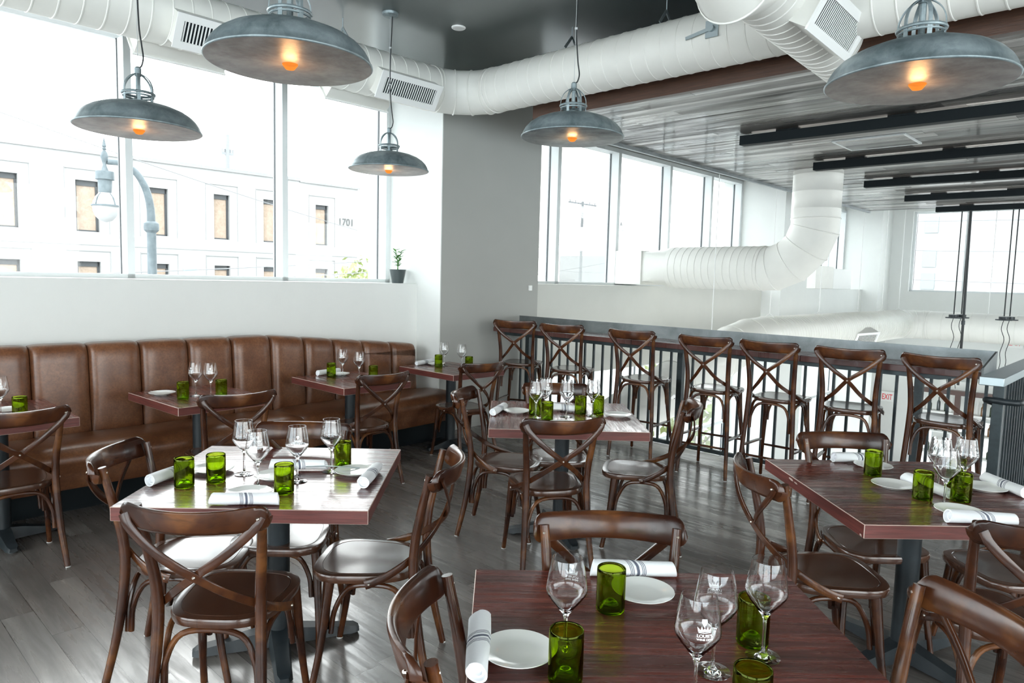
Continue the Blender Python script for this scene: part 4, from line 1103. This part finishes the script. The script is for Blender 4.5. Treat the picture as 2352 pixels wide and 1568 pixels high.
# ================================================================== OUTSIDE
VB = -25
def out_building():
    t = gthing('building', 'white two-storey building with boarded windows across the street', 'building', 8, VB, -5); off = (VB, 8, -5)
    z0 = -5
    # facade with recessed bays, real holes for the windows
    bays = [(4.05, 5.09), (6.58, 7.23), (8.72, 9.32), (10.87, 11.44), (12.72, 13.3), (14.9, 15.47)]
    rows_ = [(2.715, 4.29), (.2, 1.78)]
    bx = []; cur = -2.0
    more = [(1.9, 2.6)] + bays
    for (a, b) in more:
        for (p, q) in ((cur, a),): bx.append((p, q, z0, 5.12))
        bx += [(a, b, z0, .2), (a, b, 1.78, 2.715), (a, b, 4.29, 5.12)]
        cur = b
    bx.append((cur, 16.85, z0, 5.12))
    mb = MB()
    for (a, b, c, d) in bx: mb.box(VB-.5, VB, a, b, c, d)
    mb.box(VB-12, VB-.5, -2, 16.85, z0, 5.1)
    mb.build('facade', 'stucco', t, off=off, flat=True)
    mb = MB(); mb.box(VB-.6, VB+.06, -2, 14.2, 5.12, 5.24); mb.box(VB-.6, VB+.06, 14.2, 16.92, 5.08, 5.15); mb.build('coping', 'coping', t, off=off, flat=True)
    mb = MB()
    for a, b in more:
        for (c, d) in rows_:
            m = .30; top_ = d+.33
            mb.box(VB, VB+.035, a-m, b+m, top_, top_+.03); mb.box(VB, VB+.02, b+m-.02, b+m, c-.05, top_); mb.box(VB, VB+.02, a-m, a-m+.02, c-.05, top_)
    mb.box(VB, VB+.02, -2, 16.85, 2.30, 2.33)
    mb.build('plaster_moulding', 'stucco_line', t, off=off, flat=True)
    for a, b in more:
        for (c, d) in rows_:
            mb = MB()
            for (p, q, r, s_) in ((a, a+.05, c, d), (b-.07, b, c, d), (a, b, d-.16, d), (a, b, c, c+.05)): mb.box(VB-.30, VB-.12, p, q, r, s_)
            w = mb.build('window', 'window_frame_dark', t, off=off, flat=True)  # near-black frame round the boarded opening
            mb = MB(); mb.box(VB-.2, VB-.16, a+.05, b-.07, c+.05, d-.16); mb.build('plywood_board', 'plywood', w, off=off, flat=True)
    vs, fs = font_mesh('1701', .40, depth=.01)
    mb = MB(); mb.add([(VB+.03, 16.28+x*.95, 3.57+y) for x, y, z in vs], fs); mb.build('numerals', 'numeral', t, off=off, flat=True)
out_building()
def street_lamp():
    v, u = -11, 3.86
    t = gthing('street_lamp', 'grey iron street lamp with globe outside the left window', 'street lamp', u, v, -5); off = (v, u, -5)
    mb = MB(); mb.lathe([(.16, 0), (.16, .3), (.10, .5), (.075, .8), (.062, 7.13)], 20, (v, u, -5)); mb.build('pole', 'street_iron', t, off=off)
    mb = MB(); mb.lathe([(.07, 0), (.10, .03), (.105, .08), (.10, .13), (.07, .16)], 20, (v, u, 2.13)); mb.build('collar', 'street_iron', t, off=off)
    mb = MB(); P = smooth_path([(v, u, 2.25), (v, u-.01, 2.5), (v, u-.07, 2.76), (v, u-.20, 2.97), (v, u-.38, 3.07), (v, u-.57, 3.07)], 22)
    mb.tube(P, [.058-.02*k/22 for k in range(23)], 14); mb.build('arm', 'street_iron', t, off=off)
    ul = u-.60
    mb = MB(); mb.lathe([(.0, .34), (.012, .30), (.024, .24), (.03, .22), (.018, .20), (.03, .18), (.018, .165), (.04, .12), (.05, .07), (.03, .0), (.02, -.04), (.035, -.08), (.05, -.12), (.115, -.13), (.12, -.24), (.09, -.25), (.085, -.36), (.075, -.44), (.02, -.45)], 20, (v, ul, 3.06)); mb.build('lantern_cap', 'street_iron', t, off=off)
    mb = MB(); mb.lathe([(.075, .36), (.125, .30), (.155, .23), (.165, .18), (.158, .10), (.13, .03), (.08, -.025), (0, -.05)], 24, (v, ul, 2.28)); mb.build('globe', 'globe_white', t, off=off, ang=60)
    mb = MB(); mb.lathe([(.164, .17), (.178, .17), (.178, .19), (.164, .19)], 24, (v, ul, 2.28), closed=True)
    for k in range(4):
        a = PI/2*k+.5; mb.tube([(v+.172*math.cos(a), ul+.172*math.sin(a), 2.46), (v+.142*math.cos(a), ul+.142*math.sin(a), 2.56), (v+.08*math.cos(a), ul+.08*math.sin(a), 2.63)], .008, 6)
    mb.build('cage', 'street_iron', t, off=off)
street_lamp()
def pole(u, v, top, arm, lab, z0=-5):
    t = gthing('utility_pole', lab, 'utility pole', u, v, z0); off = (v, u, z0)
    mb = MB(); mb.tube([(v, u, z0), (v, u, top)], [.18, .12], 10); mb.build('shaft', 'wire_grey', t, off=off)
    for (z, L) in arm:
        mb = MB(); mb.box(v-.06, v+.06, u-L, u+L, z-.08, z+.06)
        for k in (-.9, -.5, .5, .9): mb.tube([(v, u+k*L, z), (v, u+k*L, z+.25)], .05, 6)
        mb.build('crossarm', 'wire_grey', t, off=off)
pole(18.2, -40, 9.3, [(8.25, .35)], 'thin utility pole behind the white building roof')
pole(51, -40, 8.7, [(8.5, 2.0)], 'utility pole with crossarm seen through the window beyond the pillar')
GWI = 'overhead wires outside the windows'
wires = [((-6, -14, .9), (30, -21, 3.4), 'lowest overhead wire outside the left window'), ((-6, -14, 1.05), (30, -21, 3.9), 'second lowest overhead wire outside the left window'), ((-4, -15, .2), (30, -19, 3.0), 'overhead wire rising in front of the lower boarded windows'),
         ((0, -18, 5.6), (30, -30, 2.5), 'overhead wire falling across the white building'), ((34, -30, 2.2), (70, -34, 3.6), 'lower wire outside the window beyond the pillar'), ((34, -30, 1.6), (70, -34, 2.6), 'lowest wire outside the window beyond the pillar')]
for a, b, lab in wires:
    P = []
    for k in range(17):
        s_ = k/16; u, v, z = (a[i]+(b[i]-a[i])*s_ for i in range(3)); P.append((v, u, z-.5*4*s_*(1-s_)))
    mb = MB(); mb.tube(P, .012, 5); o = mb.build('overhead_wire', 'wire_grey', None); o.rotation_euler.z = GROT; tag(o, lab, 'wire', GWI)
for k, z in enumerate((2.1, 3.2, 4.3, 5.6)):
    P = [(-12+24*q/12, 30, z-.25*(1-((q-6)/6)**2)) for q in range(13)]
    mb = MB(); mb.tube(P, .018, 5); o = mb.build('overhead_wire', 'wire_grey', None); o.rotation_euler.z = GROT; tag(o, ['lowest', 'second lowest', 'second highest', 'highest'][k] + ' wire crossing outside the far right window', 'wire', GWI)
t = gthing('wire_splice', 'grey cylindrical splice case on the wire outside the left window', 'splice case', 5.6, -14, 1.62)
mb = MB(); mb.tube([(0, -.13, -.01), (0, -.11, 0), (0, .11, .02), (0, .13, .02)], [.02, .05, .05, .03], 12); mb.build('case', 'zinc_bright', t)
def tower(name, u, v, w, d, top, wins, lab):
    t = gthing('building', lab, 'building', u, v, -5); off = (v, u, -5)
    MB().box(v-w/2, v+w/2, u, u+d, -5, top).build('facade', 'stucco', t, off=off, flat=True)
    for (a, b, c, e) in wins: MB().box(a, b, u-.05, u+.05, c, e).build('window', 'blue_glass', t, off=off, flat=True)
ww = []
for z in (1.6, 2.7, 4.4, 5.4, 6.4, 7.4, 9.3, 10.3, 11.3, 12.3): ww.append((-9.6, -9.0, z, z+.8))
tower('far', 40, -3, 18, 12, 22, ww, 'pale tower with a column of blue windows outside the far right window')
t = gthing('building', 'pale low building with corner turret seen through the window beyond the pillar', 'building', 62, -44, -5); off = (-44, 62, -5)
MB().box(-50, -42, 60, 74, -5, 4.2).build('facade', 'stucco', t, off=off, flat=True)
mb = MB(); mb.box(-43.2, -41.8, 60, 61.4, -5, 5.6); mb.lathe([(.9, 0), (.0, 2.2)], 4, (-42.5, 60.7, 5.6)); mb.build('turret', 'coping', t, off=off, flat=True)
def tree(u, v, zb, zt, R0, lab, seed, n=900):
    t = gthing('tree', lab, 'tree', u, v, zb); rnd = random.Random(seed)
    mb = MB(); mb.tube([(0, 0, 0), (.1, 0, (zt-zb)*.5), (0, .1, (zt-zb)*.8)], [.14, .10, .04], 8)
    for k in range(5):
        a = k*1.3; mb.tube([(.05, 0, (zt-zb)*(.4+.07*k)), (R0*.6*math.cos(a), R0*.6*math.sin(a), (zt-zb)*(.6+.07*k))], [.05, .015], 6)
    mb.build('trunk', 'tree_bark', t)
    mb = MB()
    for k in range(n):
        a, b = rnd.uniform(0, 2*PI), math.acos(rnd.uniform(-1, 1)); r = R0*rnd.uniform(.35, 1)
        c = Vector((r*math.sin(b)*math.cos(a), r*math.sin(b)*math.sin(a), (zt-zb)-R0*.9+r*.9*math.cos(b)+.25*math.sin(5*a)))
        d = Vector((rnd.gauss(0, 1), rnd.gauss(0, 1), rnd.gauss(0, 1))).normalized(); e = d.orthogonal().normalized(); s_ = rnd.uniform(.07, .15)
        mb.add([c-d*s_, c+e*s_*.5, c+d*s_, c-e*s_*.5], [(0, 1, 2, 3)])
    mb.build('foliage', 'tree_leaf', t, recalc=False, flat=True)
tree(13.3, -19.5, -5, 2.05, 1.35, 'pale yellow-green tree top outside, at right of the left window', 4)
tree(17.2, -9.5, -5, -.1, 1.8, 'pale green tree outside the lower far window', 9)
o = gb('street', 'asphalt', [(-40, 120, -70, VG-.6, -5.2, -5), (UF+.6, 120, VG-.6, 30, -5.2, -5)]); struct(o)
